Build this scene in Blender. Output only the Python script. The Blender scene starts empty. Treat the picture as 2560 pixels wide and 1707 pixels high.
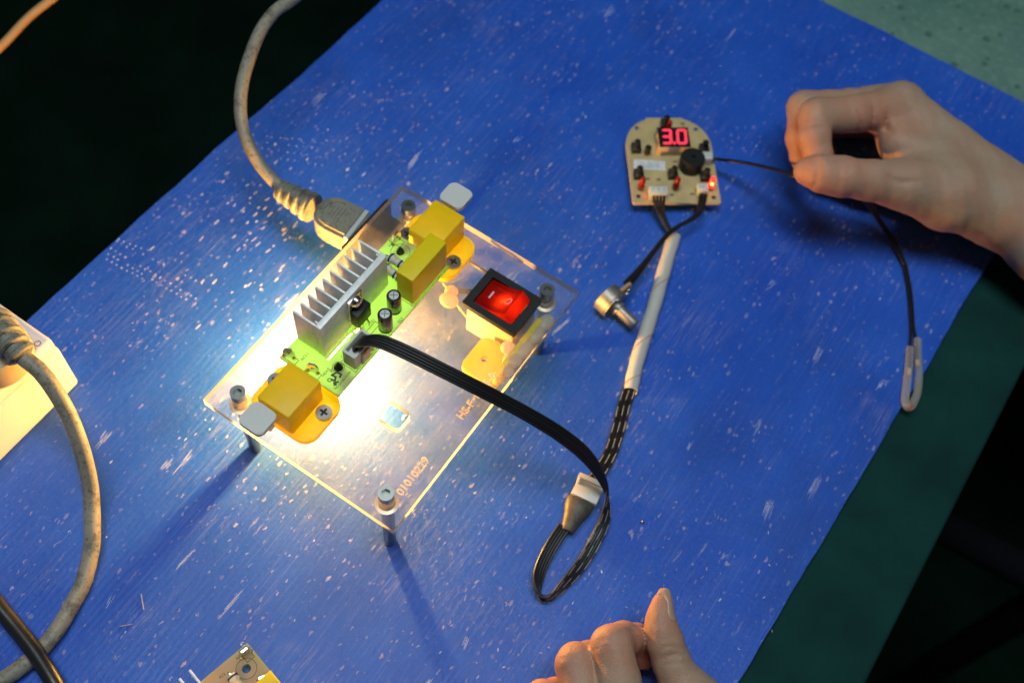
import bpy, bmesh, math, random
import numpy as np
from mathutils import Vector, Matrix, Euler

# All coordinates below are millimetres on the bench: x along the short side of the clear plate,
# y along its long side, z up from the top of the blue sheet. S turns them into metres.
S = 0.001
random.seed(7)
scene = bpy.context.scene
C = scene.collection

# ------------------------------------------------------------------ camera, light, exposure
cam_d = bpy.data.cameras.new('camera')
cam = bpy.data.objects.new('camera', cam_d); C.objects.link(cam)
cam.location = (0.15364, -0.18755, 0.48784)
cam.rotation_euler = (0.5110, -0.0636, 0.5939)
cam_d.sensor_width = 36.0
cam_d.lens = 36.0 * 2821.56 / 2560.0
cam_d.clip_start = 0.01
cam_d.clip_end = 20.0
cam_d.dof.use_dof = True
cam_d.dof.focus_distance = 0.455
cam_d.dof.aperture_fstop = 8.5
scene.camera = cam

world = bpy.data.worlds.new('World'); scene.world = world; world.use_nodes = True
world.node_tree.nodes['Background'].inputs[0].default_value = (0.75, 0.9, 1.0, 1)
world.node_tree.nodes['Background'].inputs[1].default_value = 0.02

def area(name, loc, target, size, size_y, power, col):
    l = bpy.data.lights.new(name, 'AREA'); l.shape = 'RECTANGLE'
    l.size = size; l.size_y = size_y; l.energy = power; l.color = col
    o = bpy.data.objects.new(name, l); C.objects.link(o); o.location = loc
    o.rotation_euler = (Vector(target) - Vector(loc)).to_track_quat('-Z', 'Y').to_euler()
    return o
area('ceiling_light', (0.04, -0.02, 1.50), (0.04, -0.02, 0.0), 1.0, 0.4, 16.0, (0.86, 0.98, 1.0))

scene.view_settings.view_transform = 'Standard'
scene.view_settings.look = 'None'
scene.view_settings.exposure = 0.0
scene.view_settings.gamma = 1.0
scene.view_settings.use_curve_mapping = False
cy = scene.cycles
cy.max_bounces = 6; cy.diffuse_bounces = 3; cy.glossy_bounces = 3; cy.transparent_max_bounces = 16; cy.transmission_bounces = 4
cy.adaptive_threshold = 0.03
cy.caustics_reflective = False; cy.caustics_refractive = False
cy.sample_clamp_indirect = 4.0
cy.use_denoising = True

# ------------------------------------------------------------------ materials
class NT:
    def __init__(s, name):
        s.m = bpy.data.materials.new(name); s.m.use_nodes = True
        s.t = s.m.node_tree; s.t.nodes.clear()
        s.out = s.t.nodes.new('ShaderNodeOutputMaterial')
    def n(s, typ, ins=None, **kw):
        nd = s.t.nodes.new(typ)
        for k, v in kw.items(): setattr(nd, k, v)
        for k, v in (ins or {}).items():
            sock = nd.inputs[k]
            if isinstance(v, bpy.types.NodeSocket): s.t.links.new(v, sock)
            else: sock.default_value = v
        return nd
    def math(s, op, a, b=0.0, c=None, clamp=False):
        ins = {0: a, 1: b}
        if c is not None: ins[2] = c
        return s.n('ShaderNodeMath', ins, operation=op, use_clamp=clamp).outputs[0]
    def mix(s, f, a, b):
        nd = s.n('ShaderNodeMix', data_type='RGBA')
        for i, v in ((0, f), (6, a), (7, b)):
            if isinstance(v, bpy.types.NodeSocket): s.t.links.new(v, nd.inputs[i])
            else: nd.inputs[i].default_value = v
        return nd.outputs[2]
    def mm(s):      # object coordinates in millimetres
        tc = s.n('ShaderNodeTexCoord')
        return s.n('ShaderNodeVectorMath', {0: tc.outputs['Object'], 3: 1000.0}, operation='SCALE').outputs[0]
    def mapping(s, vec, scale, loc=(0, 0, 0), rot=(0, 0, 0)):
        return s.n('ShaderNodeMapping', {0: vec, 'Location': loc, 'Rotation': rot, 'Scale': scale}).outputs[0]
    def noise(s, vec, scale, detail=3.0, rough=0.5):
        return s.n('ShaderNodeTexNoise', {'Vector': vec, 'Scale': scale, 'Detail': detail, 'Roughness': rough}).outputs[0]
    def ramp(s, f, lo, hi, a=0.0, b=1.0):
        return s.n('ShaderNodeMapRange', {0: f, 1: lo, 2: hi, 3: a, 4: b}, clamp=True).outputs[0]
    def bump(s, h, strength=0.3, dist=0.001):
        return s.n('ShaderNodeBump', {'Height': h, 'Strength': strength, 'Distance': dist}).outputs[0]
    def surf(s, sock): s.t.links.new(sock, s.out.inputs[0]); return s.m
    def mixs(s, f, a, b):
        return s.n('ShaderNodeMixShader', {0: f, 1: a, 2: b}).outputs[0]
def rgba(c): return (c[0], c[1], c[2], 1.0)

def pbr(name, col, rough=0.5, metal=0.0, var=0.0, vscale=0.3, bump=0.0, bscale=2.0, spec=0.5, sss=0.0, rvar=0.0):
    t = NT(name); v = t.mm()
    c = rgba(col)
    if var:
        f = t.noise(v, vscale, 4.0)
        f = t.ramp(f, 0.3, 0.7)
        c = t.mix(f, rgba([x * (1 - var) for x in col]), rgba([min(1, x * (1 + var)) for x in col]))
    ins = {'Base Color': c, 'Roughness': rough, 'Metallic': metal, 'Specular IOR Level': spec}
    if rvar:
        ins['Roughness'] = t.ramp(t.noise(v, vscale * 3, 4.0), 0.3, 0.7, max(0, rough - rvar), min(1, rough + rvar))
    if bump:
        ins['Normal'] = t.bump(t.noise(v, bscale, 4.0), bump, 0.0004)
    if sss:
        ins['Subsurface Weight'] = sss; ins['Subsurface Radius'] = (1, 0.5, 0.3); ins['Subsurface Scale'] = 0.002
    p = t.n('ShaderNodeBsdfPrincipled', ins)
    return t.surf(p.outputs[0])

def translucent(name, dif, trn, f, rough=0.4, gloss=0.5, var=0.0, vscale=0.2):
    # a plastic that lets light through: diffuse + translucent under a plastic gloss
    t = NT(name); v = t.mm()
    k = t.ramp(t.noise(v, vscale, 4.0), 0.3, 0.7, 1 - var, 1.0)
    dc = t.mix(k, (0, 0, 0, 1), rgba(dif)); tc = t.mix(k, (0, 0, 0, 1), rgba(trn))
    p = t.n('ShaderNodeBsdfPrincipled', {'Base Color': dc, 'Roughness': rough, 'Specular IOR Level': gloss})
    tr = t.n('ShaderNodeBsdfTranslucent', {'Color': tc})
    return t.surf(t.mixs(f, p.outputs[0], tr.outputs[0]))

def emis(name, col, strength, base=(0.1, 0.02, 0.02)):
    t = NT(name)
    p = t.n('ShaderNodeBsdfPrincipled', {'Base Color': rgba(base), 'Roughness': 0.3, 'Emission Color': rgba(col), 'Emission Strength': strength})
    return t.surf(p.outputs[0])

def clear_sheet(name, tint, haze, hazecol, ior=1.49, rough=0.02, dust=True):
    t = NT(name); v = t.mm()
    tr = t.n('ShaderNodeBsdfTransparent', {'Color': rgba(tint)})
    gl = t.n('ShaderNodeBsdfGlossy', {'Color': (1, 1, 1, 1), 'Roughness': rough})
    fc = t.n('ShaderNodeLayerWeight', {'Blend': 0.5}).outputs['Facing']
    fr = t.math('MULTIPLY_ADD', t.math('POWER', fc, 5.0), 0.6, 0.035)
    body = t.mixs(fr, tr.outputs[0], gl.outputs[0])
    d = t.n('ShaderNodeBsdfDiffuse', {'Color': rgba(hazecol)})
    tl = t.n('ShaderNodeBsdfTranslucent', {'Color': rgba(hazecol)})
    hz = t.mixs(0.5, d.outputs[0], tl.outputs[0])
    if dust:
        a = t.ramp(t.noise(v, 0.09, 5.0, 0.65), 0.38, 0.72)
        b = t.ramp(t.noise(v, 1.6, 2.0), 0.62, 0.8)
        f = t.math('ADD', t.math('MULTIPLY', a, haze), t.math('MULTIPLY', b, haze * 1.2))
        f = t.math('ADD', f, haze * 0.5)
    else: f = haze
    return t.surf(t.mixs(f, body, hz))

def frosted(name, col, clear=0.3):
    t = NT(name)
    d = t.n('ShaderNodeBsdfDiffuse', {'Color': rgba(col)})
    tl = t.n('ShaderNodeBsdfTranslucent', {'Color': rgba(col)})
    tr = t.n('ShaderNodeBsdfTransparent', {'Color': (1, 1, 1, 1)})
    h = t.mixs(0.65, d.outputs[0], tl.outputs[0])
    return t.surf(t.mixs(clear, h, tr.outputs[0]))

def blue_sheet():
    t = NT('blue_corrugated_plastic'); v = t.mm()
    big = t.n('ShaderNodeTexNoise', {'Vector': v, 'Scale': 0.02, 'Detail': 3.0, 'Roughness': 0.6})
    bs = t.n('ShaderNodeSeparateColor', {0: big.outputs[1]})
    col = t.mix(t.ramp(bs.outputs[0], 0.3, 0.7), (0.009, 0.068, 0.44, 1), (0.013, 0.094, 0.52, 1))
    grime = t.ramp(t.noise(t.mapping(v, (0.011, 0.006, 1), (5, 2, 0)), 1.0, 4.0, 0.65), 0.52, 0.70)
    col = t.mix(t.math('MULTIPLY', grime, 0.4), col, (0.008, 0.045, 0.24, 1))
    patch = t.ramp(bs.outputs[1], 0.36, 0.62)
    patch2 = t.ramp(bs.outputs[2], 0.36, 0.62)
    # flutes: narrow ribs that run along y
    sep = t.n('ShaderNodeSeparateXYZ', {0: v})
    xx = t.math('ADD', sep.outputs[0], t.math('MULTIPLY', bs.outputs[2], 4.0))
    rib = t.math('SINE', t.math('MULTIPLY', xx, 2 * math.pi / 2.9))
    rib = t.math('MULTIPLY_ADD', rib, 0.5, 0.5)
    # brushed streaks and fine hairlines along y
    st = t.n('ShaderNodeTexNoise', {'Vector': t.mapping(v, (0.9, 0.035, 1)), 'Scale': 1.0, 'Detail': 4.0, 'Roughness': 0.65}).outputs[0]
    streak = t.math('MULTIPLY', t.ramp(st, 0.5, 0.72), t.ramp(patch, 0, 1, 0.3, 1.0))
    st2 = t.noise(t.mapping(v, (3.2, 0.16, 1), (40, 11, 0), (0, 0, 0.05)), 1.0, 3.0, 0.65)
    hair = t.math('MULTIPLY', t.ramp(st2, 0.59, 0.70), t.ramp(patch2, 0, 1, 0.25, 1.0))
    grit = t.ramp(t.noise(v, 2.6, 2.0, 0.6), 0.63, 0.76)
    w = t.n('ShaderNodeTexNoise', {'Vector': v, 'Scale': 0.5, 'Detail': 2.0})
    wv = t.n('ShaderNodeVectorMath', {0: w.outputs[1], 3: 2.2}, operation='SCALE').outputs[0]
    vv = t.n('ShaderNodeVectorMath', {0: v, 1: wv}, operation='ADD').outputs[0]
    def specks(sx, sy, seed, r0, keep, rot=0.0, soft=0.35):
        vo = t.n('ShaderNodeTexVoronoi', {'Vector': t.mapping(vv, (sx, sy, 0.001), (seed * 17.3, seed * 9.1, 0), (0, 0, rot)), 'Scale': 1.0, 'Randomness': 1.0}, voronoi_dimensions='2D')
        sc = t.n('ShaderNodeSeparateColor', {0: vo.outputs['Color']})
        size = t.math('MULTIPLY', t.math('POWER', sc.outputs[0], 3.0), r0)
        on = t.math('GREATER_THAN', sc.outputs[1], 1 - keep)
        f = t.ramp(t.math('SUBTRACT', size, vo.outputs['Distance']), 0.0, r0 * soft)
        return t.math('MULTIPLY', t.math('MULTIPLY', f, on), t.ramp(sc.outputs[2], 0, 1, 0.35, 1.0))
    s1 = specks(0.30, 0.13, 1.0, 0.26, 0.6, 0.10)
    s2 = specks(0.62, 0.22, 2.0, 0.30, 0.5, -0.12)
    s3 = specks(0.26, 0.030, 3.0, 0.17, 0.45, -0.05, 0.6)
    s4 = specks(0.095, 0.07, 5.0, 0.11, 0.45, 0.5, 0.3)
    # thin stray scratches in odd directions
    def scratch(rot, seed, m):
        q = t.mapping(v, (0.8, 0.014, 1), (seed, seed * 2, 0), (0, 0, rot))
        l = t.math('ABSOLUTE', t.math('SUBTRACT', t.noise(q, 1.0, 0.0), 0.5))
        return t.math('MULTIPLY', t.ramp(l, 0.0, 0.008, 1.0, 0.0), m)
    fine = t.math('MAXIMUM', scratch(0.45, 13.0, t.ramp(bs.outputs[0], 0.56, 0.62)), scratch(-0.8, 31.0, t.ramp(bs.outputs[1], 0.58, 0.62)))
    dots = t.math('MAXIMUM', t.math('MAXIMUM', s1, s4), t.math('MAXIMUM', s2, t.math('MULTIPLY', s3, 0.7)))
    dots = t.math('MULTIPLY', dots, t.ramp(patch, 0, 1, 0.22, 1.0))
    allm = t.math('MAXIMUM', t.math('MULTIPLY', dots, 0.55), t.math('MAXIMUM', t.math('MULTIPLY', streak, 0.10), t.math('MULTIPLY', hair, 0.14)))
    allm = t.math('MAXIMUM', allm, t.math('MULTIPLY', fine, 0.3))
    allm = t.math('MAXIMUM', allm, t.math('MULTIPLY', grit, 0.13))
    smear = t.math('MULTIPLY', t.ramp(st, 0.46, 0.66), t.math('MULTIPLY', t.ramp(bs.outputs[2], 0.56, 0.72), t.ramp(st2, 0.35, 0.6)))
    allm = t.math('MAXIMUM', allm, t.math('MULTIPLY', smear, 0.34))
    col = t.mix(allm, col, (0.60, 0.54, 0.60, 1))
    h = t.math('ADD', t.math('MULTIPLY', rib, 0.09), t.math('MULTIPLY', streak, 0.09))
    h = t.math('ADD', h, t.math('MULTIPLY', dots, 0.8))
    h = t.math('ADD', h, t.math('MULTIPLY', w.outputs[0], 0.3))
    h = t.math('ADD', h, t.math('MULTIPLY', grit, 0.4))
    h = t.math('ADD', h, t.math('MULTIPLY', hair, 0.3))
    nrm = t.bump(h, 0.65, 0.0006)
    rough = t.math('ADD', 0.44, t.math('MULTIPLY', allm, 0.2))
    p = t.n('ShaderNodeBsdfPrincipled', {'Base Color': col, 'Roughness': rough, 'Specular IOR Level': 0.28, 'Normal': nrm})
    return t.surf(p.outputs[0])

def skin_mat():
    t = NT('skin'); v = t.mm()
    a = t.ramp(t.noise(v, 0.055, 3.0), 0.35, 0.68)
    col = t.mix(a, (0.36, 0.26, 0.185, 1), (0.38, 0.22, 0.15, 1))
    b = t.ramp(t.noise(v, 0.5, 3.0), 0.55, 0.8)
    col = t.mix(t.math('MULTIPLY', b, 0.3), col, (0.30, 0.14, 0.09, 1))
    fl = t.n('ShaderNodeAttribute', attribute_name='flush')
    col = t.mix(t.math('MULTIPLY', fl.outputs['Fac'], 0.62), col, (0.52, 0.19, 0.115, 1))
    vo = t.n('ShaderNodeTexVoronoi', {'Vector': t.mapping(v, (0.8, 0.8, 0.8)), 'Scale': 1.0}, feature='DISTANCE_TO_EDGE')
    h = t.math('ADD', t.ramp(vo.outputs[0], 0.0, 0.18), t.math('MULTIPLY', t.noise(v, 0.45, 4.0), 2.0))
    p = t.n('ShaderNodeBsdfPrincipled', {'Base Color': col, 'Roughness': 0.52, 'Specular IOR Level': 0.35,
        'Subsurface Weight': 0.25, 'Subsurface Radius': (1.0, 0.35, 0.2), 'Subsurface Scale': 0.003,
        'Normal': t.bump(h, 0.3, 0.0003)})
    return t.surf(p.outputs[0])

def cord_mat(name, col, dirt):
    t = NT(name); v = t.mm()
    a = t.ramp(t.noise(v, 0.13, 5.0, 0.75), 0.50, 0.66)
    b = t.ramp(t.noise(v, 0.6, 4.0, 0.65), 0.57, 0.63)
    c0 = t.mix(t.ramp(t.noise(v, 0.05, 3.0), 0.3, 0.7), rgba([x * 0.8 for x in col]), rgba(col))
    c = t.mix(t.math('MULTIPLY', a, 0.8), c0, rgba(dirt))
    c = t.mix(t.math('MULTIPLY', b, 0.5), c, rgba([x * 0.4 for x in dirt]))
    p = t.n('ShaderNodeBsdfPrincipled', {'Base Color': c, 'Roughness': 0.55, 'Normal': t.bump(t.noise(v, 0.8, 3.0), 0.25, 0.0004)})
    return t.surf(p.outputs[0])

def dashed_wire():
    # black wire jacket printed with a white dashed line on the side that faces up
    t = NT('dashed_wire_jacket')
    uv = t.n('ShaderNodeUVMap', uv_map='UVMap')
    sp = t.n('ShaderNodeSeparateXYZ', {0: uv.outputs[0]})
    a = t.math('LESS_THAN', t.math('ABSOLUTE', t.math('SUBTRACT', sp.outputs[0], 0.25)), 0.042)
    b = t.math('LESS_THAN', t.math('FRACT', t.math('DIVIDE', sp.outputs[1], 9.0)), 0.62)
    c = t.mix(t.math('MULTIPLY', a, b), (0.012, 0.012, 0.013, 1), (0.34, 0.33, 0.31, 1))
    p = t.n('ShaderNodeBsdfPrincipled', {'Base Color': c, 'Roughness': 0.4})
    return t.surf(p.outputs[0])

def speckled_green():
    t = NT('speckled_green_top'); v = t.mm()
    c = t.mix(t.ramp(t.noise(v, 0.02, 4.0), 0.3, 0.7), (0.045, 0.14, 0.11, 1), (0.12, 0.22, 0.18, 1))
    c = t.mix(t.math('MULTIPLY', t.ramp(t.noise(v, 0.22, 4.0), 0.5, 0.75), 0.5), c, (0.17, 0.28, 0.23, 1))
    vo = t.n('ShaderNodeTexVoronoi', {'Vector': v, 'Scale': 0.13})
    sc = t.n('ShaderNodeSeparateColor', {0: vo.outputs['Color']})
    d = t.math('SUBTRACT', t.math('MULTIPLY', sc.outputs[0], 0.42), vo.outputs['Distance'])
    c = t.mix(t.math('MULTIPLY', t.ramp(d, 0, 0.1), 0.75), c, (0.03, 0.08, 0.07, 1))
    p = t.n('ShaderNodeBsdfPrincipled', {'Base Color': c, 'Roughness': 0.6})
    return t.surf(p.outputs[0])

def board_mat():
    t = NT('phenolic_board'); v = t.mm()
    k = t.ramp(t.noise(v, 0.12, 3.0), 0.3, 0.7)
    dc = t.mix(k, (0.60, 0.36, 0.25, 1), (0.68, 0.42, 0.30, 1))
    p = t.n('ShaderNodeBsdfPrincipled', {'Base Color': dc, 'Roughness': 0.45})
    tr = t.n('ShaderNodeBsdfTranslucent', {'Color': (0.40, 0.84, 0.36, 1)})
    return t.surf(t.mixs(0.58, p.outputs[0], tr.outputs[0]))

M = {}
M['blue'] = blue_sheet()
M['scuff'] = pbr('scuffed_plastic', (0.48, 0.52, 0.62), 0.5, var=0.2)
M['bench'] = pbr('dark_green_mat', (0.004, 0.034, 0.031), 0.8, spec=0.12, var=0.25, vscale=0.03, bump=0.1, bscale=0.6)
M['green'] = speckled_green()
M['floor'] = pbr('dark_floor', (0.003, 0.013, 0.008), 0.9, spec=0.05, var=0.3, vscale=0.01)
M['acrylic'] = clear_sheet('clear_acrylic', (0.985, 0.985, 0.98), 0.08, (0.92, 0.84, 0.76))
M['acryl_edge'] = frosted('sawn_acrylic_edge', (0.92, 0.84, 0.72), 0.12)
M['engrave'] = frosted('engraved_acrylic', (0.95, 0.84, 0.68), 0.08)
M['yellow'] = translucent('yellow_plastic', (0.90, 0.68, 0.006), (1.0, 0.86, 0.01), 0.38, 0.42)
M['capyellow'] = translucent('yellow_box_plastic', (0.86, 0.66, 0.006), (1.0, 0.80, 0.01), 0.2, 0.42, 0.35)
M['white'] = translucent('white_nylon', (0.72, 0.73, 0.70), (0.7, 0.68, 0.62), 0.25, 0.4)
M['glue'] = translucent('hot_glue', (0.75, 0.70, 0.6), (0.85, 0.72, 0.5), 0.6, 0.3)
M['steel'] = pbr('steel', (0.40, 0.41, 0.40), 0.34, 1.0, rvar=0.08)
M['darksteel'] = pbr('dark_steel', (0.30, 0.31, 0.30), 0.32, 1.0)
M['alu'] = pbr('aluminium', (0.78, 0.78, 0.78), 0.5, 0.15, var=0.08, vscale=0.6, bump=0.15, bscale=1.2)
M['dullsteel'] = pbr('dull_steel', (0.30, 0.29, 0.27), 0.5, 0.8, var=0.2, vscale=0.5, rvar=0.1)
M['tin'] = pbr('tinned_metal', (0.72, 0.70, 0.66), 0.22, 1.0)
M['brass'] = pbr('washer_metal', (0.62, 0.52, 0.40), 0.4, 0.8)
M['black'] = pbr('black_plastic', (0.010, 0.011, 0.012), 0.5, spec=0.3, bump=0.06, bscale=3)
M['blackrub'] = pbr('black_cable_jacket', (0.014, 0.014, 0.014), 0.35, bump=0.1, bscale=0.8)
M['wire'] = pbr('black_wire', (0.010, 0.010, 0.011), 0.36)
M['dash'] = dashed_wire()
M['shrink'] = pbr('heat_shrink', (0.055, 0.045, 0.035), 0.5, var=0.3, vscale=0.4, bump=0.5, bscale=0.5)
M['board'] = board_mat()
M['board_edge'] = translucent('board_edge', (0.4, 0.36, 0.24), (0.35, 0.6, 0.2), 0.4)
M['silk'] = pbr('dark_silkscreen', (0.035, 0.05, 0.02), 0.6)
M['cborad'] = pbr('control_board_paper', (0.46, 0.36, 0.17), 0.5, var=0.12, vscale=0.15)
M['beigeside'] = pbr('board_side', (0.55, 0.42, 0.25), 0.6)
M['resist'] = pbr('resistor_body', (0.46, 0.48, 0.48), 0.5)
M['bandk'] = pbr('black_band', (0.01, 0.01, 0.015), 0.5)
M['bandr'] = pbr('red_band', (0.28, 0.01, 0.015), 0.5)
M['bandy'] = pbr('gold_band', (0.6, 0.42, 0.12), 0.4)
M['capsleeve'] = pbr('capacitor_sleeve', (0.018, 0.014, 0.02), 0.22)
M['captop'] = pbr('capacitor_top', (0.62, 0.64, 0.66), 0.38, 0.7)
M['cord'] = cord_mat('grey_cord', (0.27, 0.25, 0.195), (0.05, 0.04, 0.03))
M['plug'] = cord_mat('grey_plug', (0.21, 0.205, 0.165), (0.06, 0.05, 0.04))
M['plugdark'] = pbr('plug_slots', (0.07, 0.065, 0.05), 0.7)
M['shroud'] = pbr('plug_shroud', (0.45, 0.47, 0.47), 0.5)
M['tan'] = pbr('tan_cord', (0.45, 0.25, 0.10), 0.6)
M['strip'] = pbr('white_strip', (0.62, 0.62, 0.64), 0.45, var=0.04, vscale=0.05)
M['swbody'] = pbr('switch_body_plastic', (0.50, 0.42, 0.30), 0.5, var=0.1, vscale=0.4)
M['seam'] = pbr('strip_seam', (0.35, 0.30, 0.25), 0.7)
M['print'] = pbr('grey_print', (0.14, 0.11, 0.10), 0.6)
M['plugbeige'] = pbr('beige_plug', (0.52, 0.40, 0.22), 0.55)
M['sleeve'] = translucent('white_sleeve', (0.62, 0.62, 0.58), (0.6, 0.55, 0.48), 0.2, 0.6, var=0.1)
M['tracer'] = pbr('orange_tracer', (0.55, 0.22, 0.12), 0.6)
M['probe'] = clear_sheet('probe_tube', (0.85, 0.88, 0.9), 0.35, (0.7, 0.72, 0.7), dust=False, rough=0.15)
M['rocker'] = translucent('red_rocker', (0.15, 0.002, 0.004), (0.95, 0.05, 0.015), 0.42, 0.16, 0.6)
M['neon'] = emis('neon_glow', (1.0, 0.34, 0.08), 110.0)
M['mark'] = pbr('pale_mark', (0.8, 0.5, 0.5), 0.5)
M['led'] = translucent('red_led', (0.32, 0.006, 0.006), (0.6, 0.01, 0.01), 0.3, 0.2)
M['ledon'] = emis('lit_led', (1.0, 0.04, 0.025), 2.0, (0.5, 0.02, 0.02))
M['leddie'] = emis('led_die', (1.0, 0.55, 0.08), 8.0)
M['segment'] = emis('display_segment', (1.0, 0.045, 0.10), 1.25, (0.4, 0.02, 0.02))
M['face'] = pbr('display_face', (0.008, 0.009, 0.011), 0.35)
M['pinkside'] = pbr('display_body', (0.50, 0.36, 0.26), 0.5)
M['sticker'] = pbr('sticker', (0.62, 0.64, 0.66), 0.5, var=0.2, vscale=0.7)
M['bulb'] = emis('bulb_glow', (1.0, 0.50, 0.10), 3300.0)
M['ceramic'] = pbr('ceramic', (0.7, 0.66, 0.6), 0.4)
M['skin'] = skin_mat()
M['nail'] = pbr('nail', (0.46, 0.28, 0.20), 0.28, sss=0.2)
M['cuff'] = pbr('dark_sleeve', (0.007, 0.007, 0.010), 0.95, spec=0.05)
M['inlet'] = pbr('inlet_plastic', (0.03, 0.022, 0.018), 0.35)
M['yellowthin'] = pbr('yellow_wire', (0.6, 0.42, 0.10), 0.5)
M['redbit'] = pbr('red_bead', (0.6, 0.05, 0.02), 0.4)

# ------------------------------------------------------------------ object helpers
WL = {}
def obj(name, bm, mat, parent=None, loc=None, rot=None, angle=35, mesh=None):
    if mesh is None:
        me = bpy.data.meshes.new(name)
        org = Vector(loc) if loc is not None else (WL[parent] if parent else Vector((0, 0, 0)))
        sub = Vector((0, 0, 0)) if loc is not None else org
        if bm is not None:
            bmesh.ops.recalc_face_normals(bm, faces=bm.faces)
            for v in bm.verts: v.co = (v.co - sub) * S
            bm.to_mesh(me); bm.free()
        for m in (mat if isinstance(mat, (list, tuple)) else [mat]): me.materials.append(M[m] if isinstance(m, str) else m)
        for p in me.polygons: p.use_smooth = True
        if angle is not None: me.set_sharp_from_angle(angle=math.radians(angle))
    else:
        me = mesh; org = Vector(loc)
    o = bpy.data.objects.new(name, me); C.objects.link(o)
    if parent: o.parent = parent
    pl = WL[parent] if parent else Vector((0, 0, 0))
    o.location = (org - pl) * S
    if rot is not None: o.rotation_euler = rot
    WL[o] = org
    return o
def tag(o, label=None, cat=None, group=None, kind=None):
    if label: o['label'] = label
    if cat: o['category'] = cat
    if group: o['group'] = group
    if kind: o['kind'] = kind
    return o
def thing(name, loc, label, cat, group=None):
    o = bpy.data.objects.new(name, None); C.objects.link(o)
    o.empty_display_size = 0.01
    o.location = Vector(loc) * S; WL[o] = Vector(loc)
    return tag(o, label, cat, group)
def copy_tree(o, parent=None):
    c = o.copy(); C.objects.link(c); c.parent = parent
    for ch in list(o.children): copy_tree(ch, c)
    return c

def B(): return bmesh.new()
def box(bm, c, s, rz=0.0, bevel=0.0, seg=2, rot=None, mi=0):
    m = Matrix.Translation(Vector(c)) @ (rot.to_matrix().to_4x4() if rot is not None else Matrix.Rotation(rz, 4, 'Z')) @ Matrix.Diagonal((s[0], s[1], s[2], 1))
    r = bmesh.ops.create_cube(bm, size=1.0, matrix=m)
    fs = {f for v in r['verts'] for f in v.link_faces}
    for f in fs: f.material_index = mi
    if bevel:
        es = list({e for v in r['verts'] for e in v.link_edges})
        bmesh.ops.bevel(bm, geom=es, offset=bevel, segments=seg, profile=0.5, affect='EDGES')
    return bm
def bb(x0, x1, y0, y1, z0, z1, bevel=0.0, bm=None, seg=2):
    return box(bm or B(), ((x0 + x1) / 2, (y0 + y1) / 2, (z0 + z1) / 2), (x1 - x0, y1 - y0, z1 - z0), 0, bevel, seg)
def circle(cx, cy, r, n=24, a0=0.0):
    return [(cx + r * math.cos(a0 + 2 * math.pi * i / n), cy + r * math.sin(a0 + 2 * math.pi * i / n)) for i in range(n)]
def rrect(x0, x1, y0, y1, r, n=5):
    out = []
    for cx, cy_, a in ((x1 - r, y1 - r, 0), (x0 + r, y1 - r, 90), (x0 + r, y0 + r, 180), (x1 - r, y0 + r, 270)):
        for i in range(n + 1):
            t = math.radians(a + 90 * i / n); out.append((cx + r * math.cos(t), cy_ + r * math.sin(t)))
    return out
def prism(bm, outer, holes, z0, z1, side=1):
    loops = [outer] + list(holes)
    rings = []
    for lp in loops:
        rings.append(([bm.verts.new((p[0], p[1], z1)) for p in lp], [bm.verts.new((p[0], p[1], z0)) for p in lp]))
    for k in (0, 1):
        es = []
        for r in rings:
            vs = r[k]
            for i in range(len(vs)): es.append(bm.edges.new((vs[i], vs[(i + 1) % len(vs)])))
        if len(rings) == 1: f = [bm.faces.new(rings[0][k])]
        else: bmesh.ops.triangle_fill(bm, use_beauty=True, use_dissolve=False, edges=es)
    for t, b in rings:
        n = len(t)
        for i in range(n):
            f = bm.faces.new((t[i], t[(i + 1) % n], b[(i + 1) % n], b[i])); f.material_index = side
    return bm
def catmull(pts, per=8):
    P_ = [np.array(p, float) for p in pts]
    P_ = [2 * P_[0] - P_[1]] + P_ + [2 * P_[-1] - P_[-2]]
    out = []
    for i in range(1, len(P_) - 2):
        a, b, c, d = P_[i - 1:i + 3]
        for k in range(per):
            t = k / per
            out.append(0.5 * (2 * b + (c - a) * t + (2 * a - 5 * b + 4 * c - d) * t * t + (3 * b - a - 3 * c + d) * t ** 3))
    out.append(P_[-2]); return out
def tube(bm, pts, rad, n=10, caps=True, up=(0, 0, 1), uv=False, ups=None, v0=0.0):
    pts = [Vector(p[:3]) for p in pts]
    if not hasattr(rad, '__len__'): rad = [rad] * len(pts)
    rings = []; u = Vector(up); L = 0.0; lens = []
    for i, p in enumerate(pts):
        tn = (pts[min(i + 1, len(pts) - 1)] - pts[max(i - 1, 0)]).normalized()
        if ups is not None: u = Vector(ups[i])
        u = (u - tn * u.dot(tn))
        if u.length < 1e-4: u = tn.orthogonal()
        u.normalize(); w = tn.cross(u)
        if i: L += (pts[i] - pts[i - 1]).length
        lens.append(L)
        rings.append([bm.verts.new(p + (w * math.cos(2 * math.pi * k / n) + u * math.sin(2 * math.pi * k / n)) * rad[i]) for k in range(n)])
    lay = (bm.loops.layers.uv.get('UVMap') or bm.loops.layers.uv.new('UVMap')) if uv else None
    for i in range(len(rings) - 1):
        for k in range(n):
            f = bm.faces.new((rings[i][k], rings[i][(k + 1) % n], rings[i + 1][(k + 1) % n], rings[i + 1][k]))
            if uv:
                for l, q in zip(f.loops, ((k, i), (k + 1, i), (k + 1, i + 1), (k, i + 1))): l[lay].uv = (q[0] / n, lens[q[1]] + v0)
    if caps:
        bm.faces.new(rings[0]); bm.faces.new(list(reversed(rings[-1])))
    return bm
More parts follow.
